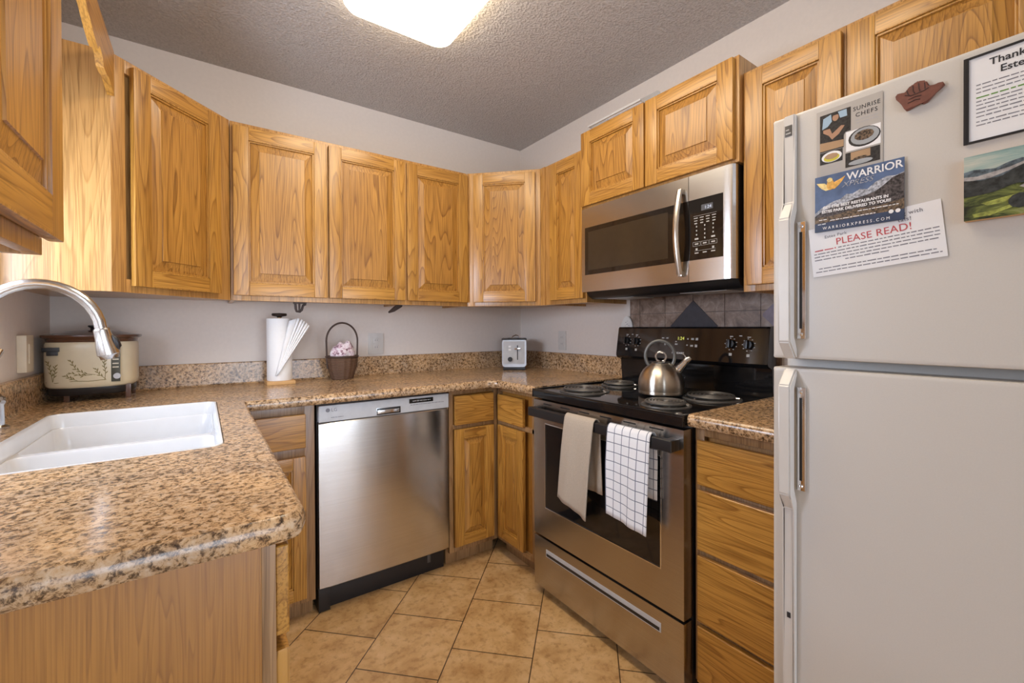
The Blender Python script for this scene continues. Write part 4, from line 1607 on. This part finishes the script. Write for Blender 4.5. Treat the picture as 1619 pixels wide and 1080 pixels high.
flat(bm, [(0.0, 0.032), (0.030, 0.030), (0.070, 0.036), (0.110, 0.034), (CW, 0.040), (CW, 0.020), (0, 0.016)], Yc - 0.0009, 3)
flat(bm, [(0.0, 0.018), (CW, 0.020), (CW, 0.0), (0, 0.0)], Yc - 0.0012, 4)
obj('mountain_scene', bm, [SKYBLUE, SNOW, ROCK, MEADOW, NAVY], c2_, smooth=False)
bm = bmesh.new()
Yb = Yc - 0.0003
flat(bm, [(0.003, 0.104), (0.008, 0.096), (0.013, 0.090), (0.020, 0.085), (0.026, 0.086), (0.024, 0.094), (0.018, 0.101)], Yb, 1)
flat(bm, [(0.028, 0.086), (0.036, 0.086), (0.043, 0.092), (0.049, 0.099), (0.054, 0.108), (0.046, 0.104), (0.038, 0.101), (0.031, 0.098)], Yb, 0)
flat(bm, ell(0.028, 0.096, 0.0065, 0.011), Yb - 0.0003, 0)
flat(bm, ell(0.027, 0.106, 0.005, 0.0045), Yb - 0.0006, 1)
obj('golden_bird', bm, [GOLD, GOLD_L], c2_, smooth=False)
text('lettering', 'WARRIOR', 0.0205, 0.0565, 0.0975, Yc - 0.0004, INK_WHITE, c2_, 'LEFT', rot=0.02, sx=0.93, bold=0.0003)
text('lettering', 'XPRESS', 0.0150, 0.048, 0.0850, Yc - 0.0004, SNOW, c2_, 'LEFT', shear=0.3, sx=1.05)
text('lettering', 'GET THE BEST RESTAURANTS IN', 0.0078, 0.069, 0.0470, Yc - 0.0014, INK_WHITE, c2_, 'CENTER', sx=0.95, bold=0.0003)
text('lettering', 'ESTES PARK DELIVERED TO YOU!!!', 0.0078, 0.070, 0.0385, Yc - 0.0014, INK_WHITE, c2_, 'CENTER', sx=0.95, bold=0.0003)
text('lettering', 'WARRIORXPRESS.COM', 0.0082, 0.070, 0.0040, Yc - 0.0016, INK_WHITE, c2_, 'CENTER', spacing=1.62, sx=0.88)
bm = bmesh.new()
rng = random.Random(12)
words(bm, 0.075, 0.14, 0.030, 0.0025, Yc - 0.0016, rng)
words(bm, 0.028, 0.105, 0.0205, 0.0025, Yc - 0.0016, rng)
words(bm, 0.008, 0.022, 0.024, 0.0025, Yc - 0.0016, rng)
words(bm, 0.006, 0.020, 0.015, 0.0025, Yc - 0.0016, rng)
flat(bm, ell(0.127, 0.0185, 0.0038, 0.0038, 12), Yc - 0.0016, 0)
flat(bm, ell(0.137, 0.0185, 0.0038, 0.0038, 12), Yc - 0.0016, 0)
obj('fine_print', bm, INK_WHITE, c2_, smooth=False)

# 4. shaka-hand magnet
mg = on_door('fridge_magnet', 'red-brown hand-shaped magnet with thumb and little finger out on the freezer door', 'magnet', -2.288, 1.60)
raw = [(-2.287, 1.632), (-2.290, 1.636), (-2.297, 1.635), (-2.301, 1.631), (-2.303, 1.637), (-2.307, 1.642), (-2.311, 1.641), (-2.314, 1.6455), (-2.319, 1.645), (-2.321, 1.6465), (-2.326, 1.645), (-2.327, 1.643), (-2.331, 1.641), (-2.333, 1.635), (-2.333, 1.630), (-2.340, 1.6305), (-2.346, 1.632), (-2.352, 1.631), (-2.354, 1.626), (-2.350, 1.622), (-2.343, 1.617), (-2.337, 1.610), (-2.331, 1.604), (-2.326, 1.603), (-2.322, 1.606), (-2.314, 1.603), (-2.306, 1.600), (-2.302, 1.600), (-2.299, 1.605), (-2.296, 1.613), (-2.292, 1.620), (-2.288, 1.626)]
pl = [(-2.288 - a, c_ - 1.60) for a, c_ in raw]
bm = bmesh.new()
prism(bm, pl, -0.007, 0, 0, 'Y')
bmesh.ops.bevel(bm, geom=[e for e in bm.edges if e.verts[0].co.y < -0.006 and e.verts[1].co.y < -0.006], offset=0.0015, segments=2, affect='EDGES')
obj('hand', bm, BROWN_LEATHER, mg)
bm = bmesh.new()
for pts in ([(0.0155, 0.036), (0.0175, 0.028), (0.021, 0.024)], [(0.024, 0.041), (0.0245, 0.031), (0.027, 0.026)], [(0.032, 0.042), (0.0325, 0.032), (0.034, 0.027)], [(0.040, 0.040), (0.0405, 0.031), (0.041, 0.027)], [(0.046, 0.029), (0.040, 0.026), (0.030, 0.025), (0.021, 0.024), (0.013, 0.028)],
            [(0.017, 0.012), (0.028, 0.0145), (0.034, 0.013)], [(0.018, 0.0185), (0.028, 0.020), (0.036, 0.019)]):
    tube(bm, [(a, -0.0071, c_) for a, c_ in pts], 0.0008, 6)
obj('carved_lines', bm, DARK_BROWN, mg)

# 5. framed notice
nt_ = on_door('notice', 'white notice in a black magnetic frame on the freezer door, headed Thank You', 'notice', -2.377, 1.510)
FW, FH = 0.210, 0.1475
bm = bmesh.new()
box(bm, 0, FW, -0.0006, 0, 0, FH)
obj('sheet', bm, PAPER, nt_, smooth=False)
bm = bmesh.new()
box(bm, 0, 0.0065, -0.003, 0, 0, FH, 0.0006, 0)
box(bm, FW - 0.0065, FW, -0.003, 0, 0, FH, 0.0006, 0)
box(bm, 0.0065, FW - 0.0065, -0.003, 0, 0, 0.0038, 0.0006, 0)
box(bm, 0.0065, FW - 0.0065, -0.003, 0, FH - 0.0035, FH, 0.0006, 0)
obj('frame', bm, BLACK_SATIN, nt_)
text('heading', 'Thank You For Visiting', 0.0160, 0.030, 0.1245, -0.0009, INK, nt_, 'LEFT', bold=0.0002)
text('heading', 'Estes Park', 0.0160, 0.042, 0.1080, -0.0009, INK, nt_, 'LEFT', bold=0.0002)
bm = bmesh.new()
rng = random.Random(21)
for zz, mm in ((0.096, 0), (0.0895, 0), (0.083, 0), (0.0745, 1), (0.068, 0), (0.062, 0), (0.0555, 0), (0.049, 0), (0.0425, 0), (0.034, 0), (0.028, 0)):
    x1_ = FW - 0.02 if zz > 0.04 else 0.085
    words(bm, 0.015, x1_, zz, 0.0038 if mm else 0.0030, -0.0008, rng, mm)
words(bm, 0.088, 0.105, 0.034, 0.0030, -0.0008, rng, 2)
obj('fine_print', bm, [INK_GREY, INK_GREEN, INK_YELLOW], nt_, smooth=False)

# 6. small landscape painting on a board
pa = on_door('painting', 'small landscape painting of green fields and dark hills on the freezer door', 'painting', -2.380, 1.377)
PW, PH, PT = 0.165, 0.108, 0.016
bm = bmesh.new()
box(bm, 0, PW, -PT, 0, 0, PH, 0.0006)
obj('board', bm, WOOD_LIGHT, pa)
Ya = -PT - 0.0003
bm = bmesh.new()
flat(bm, [(0, 0.070), (PW, 0.070), (PW, PH), (0, PH)], Ya, 0)
flat(bm, [(0, 0), (PW, 0), (PW, 0.072), (0, 0.072)], Ya, 1)
flat(bm, [(0, 0.082), (0.012, 0.084), (0.024, 0.082), (0.036, 0.080), (0.050, 0.086), (0.064, 0.089), (0.078, 0.087), (PW, 0.092), (PW, 0.050), (0, 0.050)], Ya - 0.0003, 3)
flat(bm, [(0, 0.074), (0.016, 0.072), (0.034, 0.075), (0.052, 0.078), (0.070, 0.084), (0.070, 0.080), (0.050, 0.072), (0.030, 0.066), (0, 0.066)], Ya - 0.0006, 4)
flat(bm, [(0, 0.068), (0.020, 0.064), (0.044, 0.066), (0.060, 0.076), (0.080, 0.083), (PW, 0.086), (PW, 0.055), (0.080, 0.054), (0.052, 0.048), (0.036, 0.042), (0.018, 0.040), (0, 0.040)], Ya - 0.0009, 2)
flat(bm, [(0.020, 0.026), (0.040, 0.030), (0.066, 0.034), (0.070, 0.032), (0.044, 0.022), (0.028, 0.021)], Ya - 0.0009, 5)
flat(bm, [(0.010, 0.010), (0.034, 0.012), (0.056, 0.018), (0.058, 0.014), (0.030, 0.004), (0.012, 0.004)], Ya - 0.0009, 5)
flat(bm, [(0.062, 0.044), (0.078, 0.052), (0.10, 0.053), (0.10, 0.040), (0.072, 0.038)], Ya - 0.0012, 4)
flat(bm, ell(0.064, 0.022, 0.014, 0.012, 11), Ya - 0.0012, 2)
obj('painted_scene', bm, [ART_SKY, ART_FIELD, ART_DARK, ART_BLUE, ART_MIST, plain('painted_grass', (0.30, 0.33, 0.07), 0.3, var=0.4, scale=150)], pa, smooth=False)

# ------------------------------------------------------------------ wall tile behind the stove
tl = thing('tile_backsplash', 'brown stone tile backsplash with dark diamond inset behind the stove', 'backsplash', (0, -1.40, 1.0))
bm = bmesh.new()
box(bm, -0.005, -0.0005, -0.345, 0.405, 0.0, 0.395)
obj('grout_bed', bm, GROUT, tl, smooth=False)
bm = bmesh.new()
TS = 0.1515
cy0 = -1.366
DD = 0.152  # half diagonal of the accent tile
GR = 0.0012
zrow = 1.265
cols = [cy0 + TS * k for k in (2.42, 2, 1, 0, -1, -2, -2.5)]


def clipped(y0, y1, z0, z1, holes):
    """tile rectangle (y,z) clipped by diamond |y-c|+|z-zc|<d"""
    poly = [(y0, z0), (y1, z0), (y1, z1), (y0, z1)]
    for (cy, cz, dd) in holes:
        # keep part outside the diamond: choose half-plane by tile centre
        my, mz = 0.5 * (y0 + y1) - cy, 0.5 * (z0 + z1) - cz
        sy, sz = (1 if my > 0 else -1), (1 if mz > 0 else -1)
        outp = []
        n_ = len(poly)
        for i in range(n_):
            a, b_ = poly[i], poly[(i + 1) % n_]
            fa_ = sy * (a[0] - cy) + sz * (a[1] - cz) - dd
            fb_ = sy * (b_[0] - cy) + sz * (b_[1] - cz) - dd
            if fa_ >= 0:
                outp.append(a)
            if (fa_ > 0 and fb_ < 0) or (fa_ < 0 and fb_ > 0):
                t__ = fa_ / (fa_ - fb_)
                outp.append((a[0] + (b_[0] - a[0]) * t__, a[1] + (b_[1] - a[1]) * t__))
        poly = outp
        if len(poly) < 3:
            return None
    return poly


holes = [(cy0, 1.168, DD + 0.002)]
for i in range(len(cols) - 1):
    ya, yb = cols[i + 1] + GR, cols[i] - GR
    for z0, z1 in ((1.003, 1.1125), (1.1145, zrow - GR), (zrow + GR, 1.394)):
        p = clipped(ya, yb, z0, z1, holes)
        if p:
            prism(bm, [(a + 1.40, c_ - 1.0) for a, c_ in p], -0.0095, -0.004, 0, 'X')
obj('field_tiles', bm, TRAV, tl, smooth=False)
dd = DD
for pl_, mt in (([(cy0 + 1.40 - dd, 0.168), (cy0 + 1.40, 0.168 - dd), (cy0 + 1.40 + dd, 0.168), (cy0 + 1.40, 0.168 + dd)], SLATE),
                ([(-0.345, 0.318), (-0.345, 0.172), (-0.277, 0.240), (-0.277, 0.250)], PURPLE_TILE)):
    bm = bmesh.new()
    prism(bm, pl_, -0.0101, -0.004, 0, 'X')
    obj('accent_tile', bm, mt, tl, smooth=False, label='dark slate diamond tile' if mt is SLATE else 'plum coloured diamond tile')

# ------------------------------------------------------------------ wall plates


def outlet(label, loc, rotz, w=0.072, h=0.118, mat=WALLPLATE, kind='outlet'):
    t = thing('wall_outlet', label, 'outlet', loc, rotz, 'wall outlets above the counter')
    bm = bmesh.new()
    box(bm, -w / 2, w / 2, -0.006, -0.0005, -h / 2, h / 2, 0.002)
    obj('cover_plate', bm, mat, t)
    for dz_ in (-0.02, 0.02):
        bm = bmesh.new()
        box(bm, -0.016, 0.016, -0.0085, -0.0055, dz_ - 0.0135, dz_ + 0.0135, 0.003)
        s_ = obj('socket', bm, mat, t)
        bm = bmesh.new()
        for dx_ in (-0.006, 0.006):
            box(bm, dx_ - 0.001, dx_ + 0.001, -0.0088, -0.0080, dz_ - 0.004, dz_ + 0.005)
        obj('slot', bm, INK_GREY, s_)
    return t


outlet('pale double outlet on the back wall, right of the wicker basket', (-1.054, 0, 1.106), 0, 0.088, 0.122)
outlet('pale outlet on the right wall, between the toaster and the stove', (0, -0.450, 1.112), R(-90), 0.070, 0.120)
sw_ = thing('switch_box', 'cream surface-mounted box on the left wall beside the slow cooker', 'switch', (XL, -0.362, 1.116), R(90))
bm = bmesh.new()
box(bm, -0.038, 0.038, -0.024, -0.0005, -0.063, 0.063, 0.002)
obj('housing', bm, CREAM_PL, sw_)
bm = bmesh.new()
box(bm, -0.016, 0.016, -0.026, -0.0235, -0.034, 0.034, 0.0008)
obj('rocker', bm, CREAM_PL, sw_)

# white oval holder left of the stove's backguard
wh = thing('spoon_rest', 'white oval plastic rest with a speckled centre, upright behind the stove at left', 'holder', (-0.0112, -0.984, SPL + 0.013), R(-90))
bm = bmesh.new()
pl = ell(0, 0.105, 0.038, 0.112, 28)
prism(bm, ell(0, 0.105, 0.044, 0.105, 28), -0.010, 0.0, 0, 'Y')
bmesh.ops.bevel(bm, geom=[e for e in bm.edges if abs(e.verts[0].co.y - e.verts[1].co.y) < 1e-5], offset=0.003, segments=2, affect='EDGES')
obj('dish', bm, WHITE_PL, wh)
bm = bmesh.new()
rng = random.Random(4)
for k in range(26):
    a, rr2 = rng.uniform(0, 2 * PI), rng.uniform(0.1, 1) ** 0.5
    flat(bm, ell(0.022 * rr2 * math.cos(a), 0.150 + 0.034 * rr2 * math.sin(a), 0.0018, 0.0018, 6), -0.0106, 0)
obj('speckles', bm, INK_GREY, wh, smooth=False)

# slim white rack high on the right wall
rk = thing('wall_rack', 'slim white rack mounted high on the right wall above the microwave cabinet', 'rack', (0, -1.02, 2.30), R(-90))
bm = bmesh.new()
box(bm, -0.185, 0.165, -0.158, -0.148, -0.016, -0.006, 0.002)
obj('front_rail', bm, WHITE_PL, rk)
for xx, zt_ in ((-0.182, 0.075), (0.160, 0.075)):
    bm = bmesh.new()
    prism(bm, [(-0.155, -0.014), (-0.148, -0.006), (-0.02, zt_), (-0.001, zt_), (-0.001, -0.02), (-0.02, -0.02)], xx - 0.0015, xx + 0.0015, 0, 'X')
    obj('side_bracket', bm, WHITE_PL, rk, smooth=False)
bm = bmesh.new()
for i in range(6):
    yy = -0.130 + i * 0.022
    tube(bm, [(-0.183, yy, -0.014), (0.163, yy, -0.014)], 0.002, 6)
obj('shelf_wires', bm, WHITE_PL, rk)

# dark brackets under the back wall cabinets
for k, (bx_, lab) in enumerate(((-1.505, 'dark iron bracket under the back cabinet, above the paper towels'), (-1.035, 'dark iron bracket under the back cabinet, right of the wicker basket'))):
    t = thing('under_cabinet_bracket', lab, 'bracket', (bx_, -0.27, ZB - 0.001), 0, 'iron brackets under the back cabinets')
    bm = bmesh.new()
    if k == 0:
        box(bm, -0.026, 0.030, -0.012, 0.012, -0.006, 0.0, 0.001)
        tube(bm, [(-0.018, 0, -0.005), (-0.016, 0, -0.030), (-0.012, 0, -0.042), (0.002, 0, -0.044), (0.010, 0, -0.036), (0.016, 0, -0.014), (0.028, 0, -0.007)], 0.0055, 10)
        box(bm, -0.004, 0.004, -0.006, 0.006, -0.040, -0.005, 0.001)
    else:
        prism(bm, [(-0.036, -0.036), (-0.034, -0.044), (-0.008, -0.036), (0.034, -0.010), (0.036, -0.0005), (0.004, -0.0005), (-0.018, -0.020)], -0.010, 0.010, 0, 'Y')
    obj('arm', bm, IRON, t)

# ------------------------------------------------------------------ slow cooker in the left corner
sc = thing('slow_cooker', 'cream slow cooker with olive leaf sprigs in the left back corner', 'slow cooker', (-2.236, -0.165, ZC))
A_, B_, PE = 0.134, 0.112, 3.2


def sup(a, b_, n=48, p=PE):
    pts = []
    for i in range(n):
        t__ = 2 * PI * i / n
        c_, s_ = math.cos(t__), math.sin(t__)
        pts.append((a * math.copysign(abs(c_) ** (2 / p), c_), b_ * math.copysign(abs(s_) ** (2 / p), s_)))
    return pts


bm = bmesh.new()
loops(bm, [[(x, y, z) for x, y in sup(A_ * k, B_ * k)] for k, z in ((0.93, 0.052), (0.985, 0.060), (1.0, 0.075), (1.0, 0.200), (0.995, 0.218), (0.97, 0.224))], 0, True, True)
body = obj('housing', bm, CREAM_ENAMEL, sc, angle=50)
bm = bmesh.new()
loops(bm, [[(x, y, z) for x, y in sup(A_ * k, B_ * k)] for k, z in ((0.90, 0.024), (0.94, 0.030), (0.94, 0.052))], 0, True, True)
obj('base', bm, BLACK_SATIN, sc, angle=50)
bm = bmesh.new()
loops(bm, [[(x, y, z) for x, y in sup(A_ * k, B_ * k)] for k, z in ((0.97, 0.2245), (0.985, 0.236), (1.07, 0.242), (1.08, 0.248), (1.07, 0.251), (0.9, 0.255), (0.5, 0.266), (0.2, 0.270))], 0, True, True)
ld_ = obj('lid', bm, BROWN_LID, sc, angle=50)
bm = bmesh.new()
lathe(bm, [(0.012, 0.269), (0.010, 0.277), (0.018, 0.283), (0.018, 0.288), (0.0, 0.290)], n=20)
obj('lid_knob', bm, BLACK_SATIN, ld_)


def fy(x, out=0.0):
    return -B_ * max(0.0, 1 - abs(x / A_) ** PE) ** (1 / PE) - out


bm = bmesh.new()
for (x0, x1) in ((-0.112, -0.082),):
    box(bm, x0 - 0.012, x1 + 0.004, fy(-0.09) - 0.012, fy(-0.09) + 0.02, 0.190, 0.206, 0.003)
    box(bm, x0, x1, fy(-0.09) - 0.010, fy(-0.09) + 0.02, 0.176, 0.192, 0.003)
obj('side_handle', bm, BLACK_SATIN, sc)
bm = bmesh.new()
px0, px1_ = 0.064, 0.090
box(bm, px0, px1_, fy(px0) - 0.002, fy(px1_) + 0.006, 0.070, 0.205, 0.001)
pn = obj('control_strip', bm, plain('dark_olive_panel', (0.07, 0.065, 0.04), 0.35), sc)
bm = bmesh.new()
yk2 = fy(px0) - 0.0035
box(bm, px0 + 0.003, px1_ - 0.002, yk2, yk2 + 0.002, 0.186, 0.202, 0.0005, 1)
for zz in (0.170, 0.154, 0.138, 0.124):
    box(bm, px0 + 0.004, px1_ - 0.004, yk2, yk2 + 0.002, zz, zz + 0.004, 0.0005, 0)
obj('buttons', bm, [CREAM_PL, PLATE_P], pn)
bm = bmesh.new()
cyl_y(bm, px0 + 0.018, 0.092, yk2 - 0.008, yk2 + 0.002, 0.011, 20)
obj('control_knob', bm, SILVER_PLASTIC, pn)
# leaf sprigs
bm = bmesh.new()
rng = random.Random(9)


def leaf(x, z, a, L_, w_=0.0035):
    pts = []
    for s, ww in ((0, 0.1), (0.3, 0.8), (0.55, 1.0), (0.8, 0.6), (1.0, 0.0)):
        pts.append((s * L_, ww * w_ / 2))
    poly = pts + [(s, -w__) for s, w__ in pts[::-1][1:]]
    q = [(x + s * math.cos(a) - t__ * math.sin(a), z + s * math.sin(a) + t__ * math.cos(a)) for s, t__ in poly]
    bm.faces.new([bm.verts.new((a_, fy(a_, 0.0007), c_)) for a_, c_ in q])


def sprig(pts, nleaf):
    tube(bm, [(a_, fy(a_, 0.0004), c_) for a_, c_ in pts], 0.0008, 5)
    for k in range(nleaf):
        s = 0.25 + 0.75 * k / nleaf
        i = min(int(s * (len(pts) - 1)), len(pts) - 2)
        f_ = s * (len(pts) - 1) - i
        x = pts[i][0] + (pts[i + 1][0] - pts[i][0]) * f_
        z = pts[i][1] + (pts[i + 1][1] - pts[i][1]) * f_
        a = math.atan2(pts[i + 1][1] - pts[i][1], pts[i + 1][0] - pts[i][0])
        leaf(x, z, a + (0.55 if k % 2 else -0.55), 0.013)


sprig([(-0.098, 0.078), (-0.102, 0.105), (-0.108, 0.135), (-0.116, 0.155)], 8)
sprig([(-0.098, 0.078), (-0.092, 0.110), (-0.090, 0.140)], 7)
sprig([(0.02, 0.10), (-0.01, 0.105), (-0.035, 0.125), (-0.05, 0.160)], 10)
sprig([(0.01, 0.10), (-0.02, 0.098), (-0.055, 0.112)], 6)
sprig([(-0.03, 0.08), (-0.045, 0.088), (-0.065, 0.102)], 6)
sprig([(0.046, 0.078), (0.048, 0.11), (0.044, 0.14), (0.048, 0.165)], 9)
sprig([(0.048, 0.082), (0.030, 0.10), (0.020, 0.125)], 6)
tube(bm, [(a_, fy(a_, 0.0004), c_) for a_, c_ in ((-0.12, 0.076), (-0.09, 0.074), (-0.04, 0.079), (0.0, 0.076), (0.05, 0.080))], 0.0011, 5)
obj('leaf_motif', bm, OLIVE, sc, smooth=False)
for xx in (-0.065, 0.11):
    for yy in (-0.075, 0.075):
        bm = bmesh.new()
        box(bm, xx - 0.008, xx + 0.008, yy - 0.008, yy + 0.008, 0.0, 0.056, 0.002)
        obj('foot', bm, BROWN_LID, sc)

# ------------------------------------------------------------------ paper towels
pt = thing('paper_towel_holder', 'wooden stand with dark finial carrying the paper towel roll', 'holder', (-1.572, -0.125, ZC))
bm = bmesh.new()
box(bm, -0.062, 0.062, -0.062, 0.062, 0, 0.018, 0.004)
obj('base', bm, WOOD_LIGHT, pt)
bm = bmesh.new()
lathe(bm, [(0.0085, 0.018), (0.0085, 0.338)], n=16)
obj('post', bm, WOOD_LIGHT, pt)
bm = bmesh.new()
lathe(bm, [(0.010, 0.326), (0.012, 0.330), (0.032, 0.334), (0.034, 0.340), (0.032, 0.346), (0.0, 0.348)], n=28)
obj('finial', bm, IRON, pt)
ro = thing('paper_towel_roll', 'white paper towel roll with fanned loose sheets on the back counter', 'paper towel', (-1.572, -0.125, ZC + 0.0185))
bm = bmesh.new()
lathe(bm, [(0.020, 0.0), (0.0545, 0.0), (0.056, 0.004), (0.056, 0.298), (0.0545, 0.302), (0.020, 0.302), (0.0185, 0.15), (0.020, 0.0)], 0, 0, 48, cap=False)
obj('roll', bm, PAPER_TOWEL, ro)
bm = bmesh.new()
# loose sheets: folded tail fanning to the upper right from a low pivot
def sheet(p0, p1, p2, p3, y0, y1):
    n_ = 8
    g_ = []
    for i in range(n_ + 1):
        s = i / n_
        r_ = []
        for j in range(5):
            t__ = j / 4
            a = Vector(p0).lerp(Vector(p1), s)
            c_ = Vector(p2).lerp(Vector(p3), s)
            q = a.lerp(c_, t__)
            yy = y0 + (y1 - y0) * s - 0.006 * math.sin(PI * t__)
            r_.append(bm.verts.new((q.x, yy, q.y)))
        g_.append(r_)
    for A, B in zip(g_, g_[1:]):
        for j in range(4):
            bm.faces.new((A[j], A[j + 1], B[j + 1], B[j]))


pivot = (-0.020, 0.030)
tips = [(0.072, 0.304), (0.086, 0.299), (0.098, 0.291), (0.108, 0.282), (0.118, 0.272), (0.126, 0.262)]
for k in range(len(tips) - 1):
    a, c_ = tips[k], tips[k + 1]
    zig = 0.003 if k % 2 else -0.001
    sheet(pivot, a, (pivot[0] + 0.006, pivot[1] + 0.002), c_, -0.0585 - 0.001 * k, -0.060 - zig - 0.003 * k)
sheet((-0.026, 0.026), (0.034, 0.290), (-0.014, 0.030), (0.074, 0.304), -0.057, -0.060)
ls = obj('loose_sheets', bm, PAPER_TOWEL, ro, angle=60)
md = ls.modifiers.new('paper', 'SOLIDIFY')
md.thickness = 0.0012

# ------------------------------------------------------------------ wicker basket with cloth
bk = thing('wicker_basket', 'small brown wicker basket with a tall hoop handle on the back counter', 'basket', (-1.272, -0.115, ZC))
bm = bmesh.new()
nr, nseg = 14, 60
rings = []
for k in range(nr + 1):
    s = k / nr
    r0 = 0.054 + 0.026 * s + 0.004 * math.sin(PI * s)
    rings.append([(r0 * (1 + 0.035 * math.cos(15 * 2 * PI * i / nseg)) * math.cos(2 * PI * i / nseg), r0 * 0.85 * (1 + 0.035 * math.cos(15 * 2 * PI * i / nseg)) * math.sin(2 * PI * i / nseg), 0.002 + 0.118 * s) for i in range(nseg)])
loops(bm, rings + [[(x * 0.93, y * 0.93, z) for x, y, z in rings[-1]], [(x * 0.9, y * 0.9, 0.012) for x, y, z in rings[0]]], 0, True, True)
obj('woven_body', bm, WICKER, bk, angle=70)
bm = bmesh.new()
tube(bm, [(0.0805 * math.cos(t__ / 40 * 2 * PI), 0.0690 * math.sin(t__ / 40 * 2 * PI), 0.121) for t__ in range(40)], 0.005, 8, closed=True)
obj('rim', bm, WICKER_D, bk)
bm = bmesh.new()
pts = [(-0.074, 0, 0.06), (-0.078, 0, 0.12)] + [(-0.080 * math.cos(PI * i / 20), 0, 0.205 + 0.095 * math.sin(PI * i / 20)) for i in range(21)] + [(0.078, 0, 0.12), (0.074, 0, 0.06)]
tube(bm, pts, 0.0048, 8)
obj('hoop_handle', bm, WICKER_D, bk)
nk = thing('folded_cloth', 'pink and white flowered cloth tucked in the wicker basket', 'cloth', (-1.272, -0.115, ZC + 0.10))
bm = bmesh.new()
bmesh.ops.create_icosphere(bm, subdivisions=4, radius=1.0)
for v_ in bm.verts:
    p = v_.co.copy()
    nn = noise.noise(p * 1.6 + Vector((3, 1, 7))) * 0.30 + noise.noise(p * 4.0) * 0.10
    rr2 = 1 + nn
    fold = 0.10 * math.sin(p.x * 9 + p.z * 4)
    v_.co = Vector((p.x * 0.060 * rr2 + 0.004, p.y * 0.044 * rr2, 0.035 + p.z * 0.058 * (rr2 + fold)))
    if v_.co.z > 0.03 and v_.co.x > 0.0:
        v_.co.z += 0.012 * min(1, v_.co.x / 0.03)
m, nt, b = newmat('flowered_cloth')
vv = objvec(nt, False)
n1 = noise_tex(nt, vv, 60, 3, 0.6)
nt.links.new(ramp(nt, n1, [(0.38, (0.20, 0.12, 0.14)), (0.45, (0.62, 0.42, 0.50)), (0.55, (0.80, 0.74, 0.76)), (0.7, (0.72, 0.60, 0.68))]), b.inputs['Base Color'])
b.inputs['Roughness'].default_value = 0.9
obj('cloth', bm, m, nk, angle=60)

# ------------------------------------------------------------------ toaster
ts = thing('toaster', 'silver two-slice toaster with black knob in the right back corner', 'toaster', (-0.205, -0.205, ZC), R(-36))
bm = bmesh.new()
prof = rrect(-0.077, 0.077, 0.020, 0.196, 0.020, 4)
prism(bm, prof, -0.11, 0.11, 0, 'Y')
bmesh.ops.bevel(bm, geom=[e for e in bm.edges if abs(e.verts[0].co.y - e.verts[1].co.y) < 1e-5], offset=0.006, segments=2, affect='EDGES')
sh = obj('shell', bm, plain('toaster_shell', (0.48, 0.48, 0.50), 0.32, 0.9), ts)
bm = bmesh.new()
box(bm, -0.070, 0.070, -0.104, 0.104, 0.0, 0.022, 0.004)
obj('base', bm, BLACK_SATIN, ts)
bm = bmesh.new()
box(bm, -0.080, 0.080, -0.113, 0.113, 0.192, 0.200, 0.003)
tp = obj('top_cover', bm, BLACK_SATIN, ts)
bm = bmesh.new()
for xx in (-0.03, 0.03):
    box(bm, xx - 0.013, xx + 0.013, -0.07, 0.085, 0.1995, 0.2008)
obj('bread_slot', bm, INK, tp)
bm = bmesh.new()
tube(bm, [(-0.020, -0.05, 0.198), (-0.012, -0.05, 0.212), (0.010, -0.05, 0.222), (0.026, -0.05, 0.218), (0.032, -0.05, 0.198)], 0.003, 8)
obj('wire_loop', bm, CHROME, tp)
bm = bmesh.new()
box(bm, -0.068, 0.066, -0.1125, -0.1095, 0.040, 0.184, 0.001)
fp = obj('front_plate', bm, SILVER_PLASTIC, ts)
bm = bmesh.new()
box(bm, 0.018, 0.024, -0.1132, -0.1124, 0.066, 0.158)
obj('lever_slot', bm, INK, fp)
bm = bmesh.new()
box(bm, 0.002, 0.040, -0.128, -0.1126, 0.132, 0.142, 0.003)
obj('lever', bm, CHROME, fp)
bm = bmesh.new()
for zz in (0.150, 0.130):
    box(bm, -0.036, -0.020, -0.1155, -0.1124, zz - 0.006, zz + 0.006, 0.002)
obj('buttons', bm, INK_WHITE, fp)
bm = bmesh.new()
cyl_y(bm, -0.026, 0.070, -0.124, -0.1124, 0.0145, 24)
obj('browning_knob', bm, BLACK_SATIN, fp)

# ------------------------------------------------------------------ ceiling light
cl = thing('ceiling_light', 'large rounded rectangular white fluorescent ceiling light', 'lamp', (-1.2225, -1.42, H))
bm = bmesh.new()
hw, hl = 0.222, 0.615
rr2 = 0.06


def rl(ins, z, r_=rr2):
    return [(x, y, z) for x, y in rrect(-hw + ins, hw - ins, -hl + ins, hl - ins, r_, 7)]


loops(bm, [rl(0.012, -0.0), rl(0.0, -0.015), rl(0.0, -0.045), rl(0.008, -0.060), rl(0.030, -0.070), rl(0.08, -0.075, 0.04)], 0, False, True)
obj('diffuser', bm, DIFFUSER, cl)
bm = bmesh.new()
box(bm, -0.12, 0.12, -0.5, 0.5, -0.02, -0.0005)
obj('lamp_pan', bm, WHITE_PL, cl)
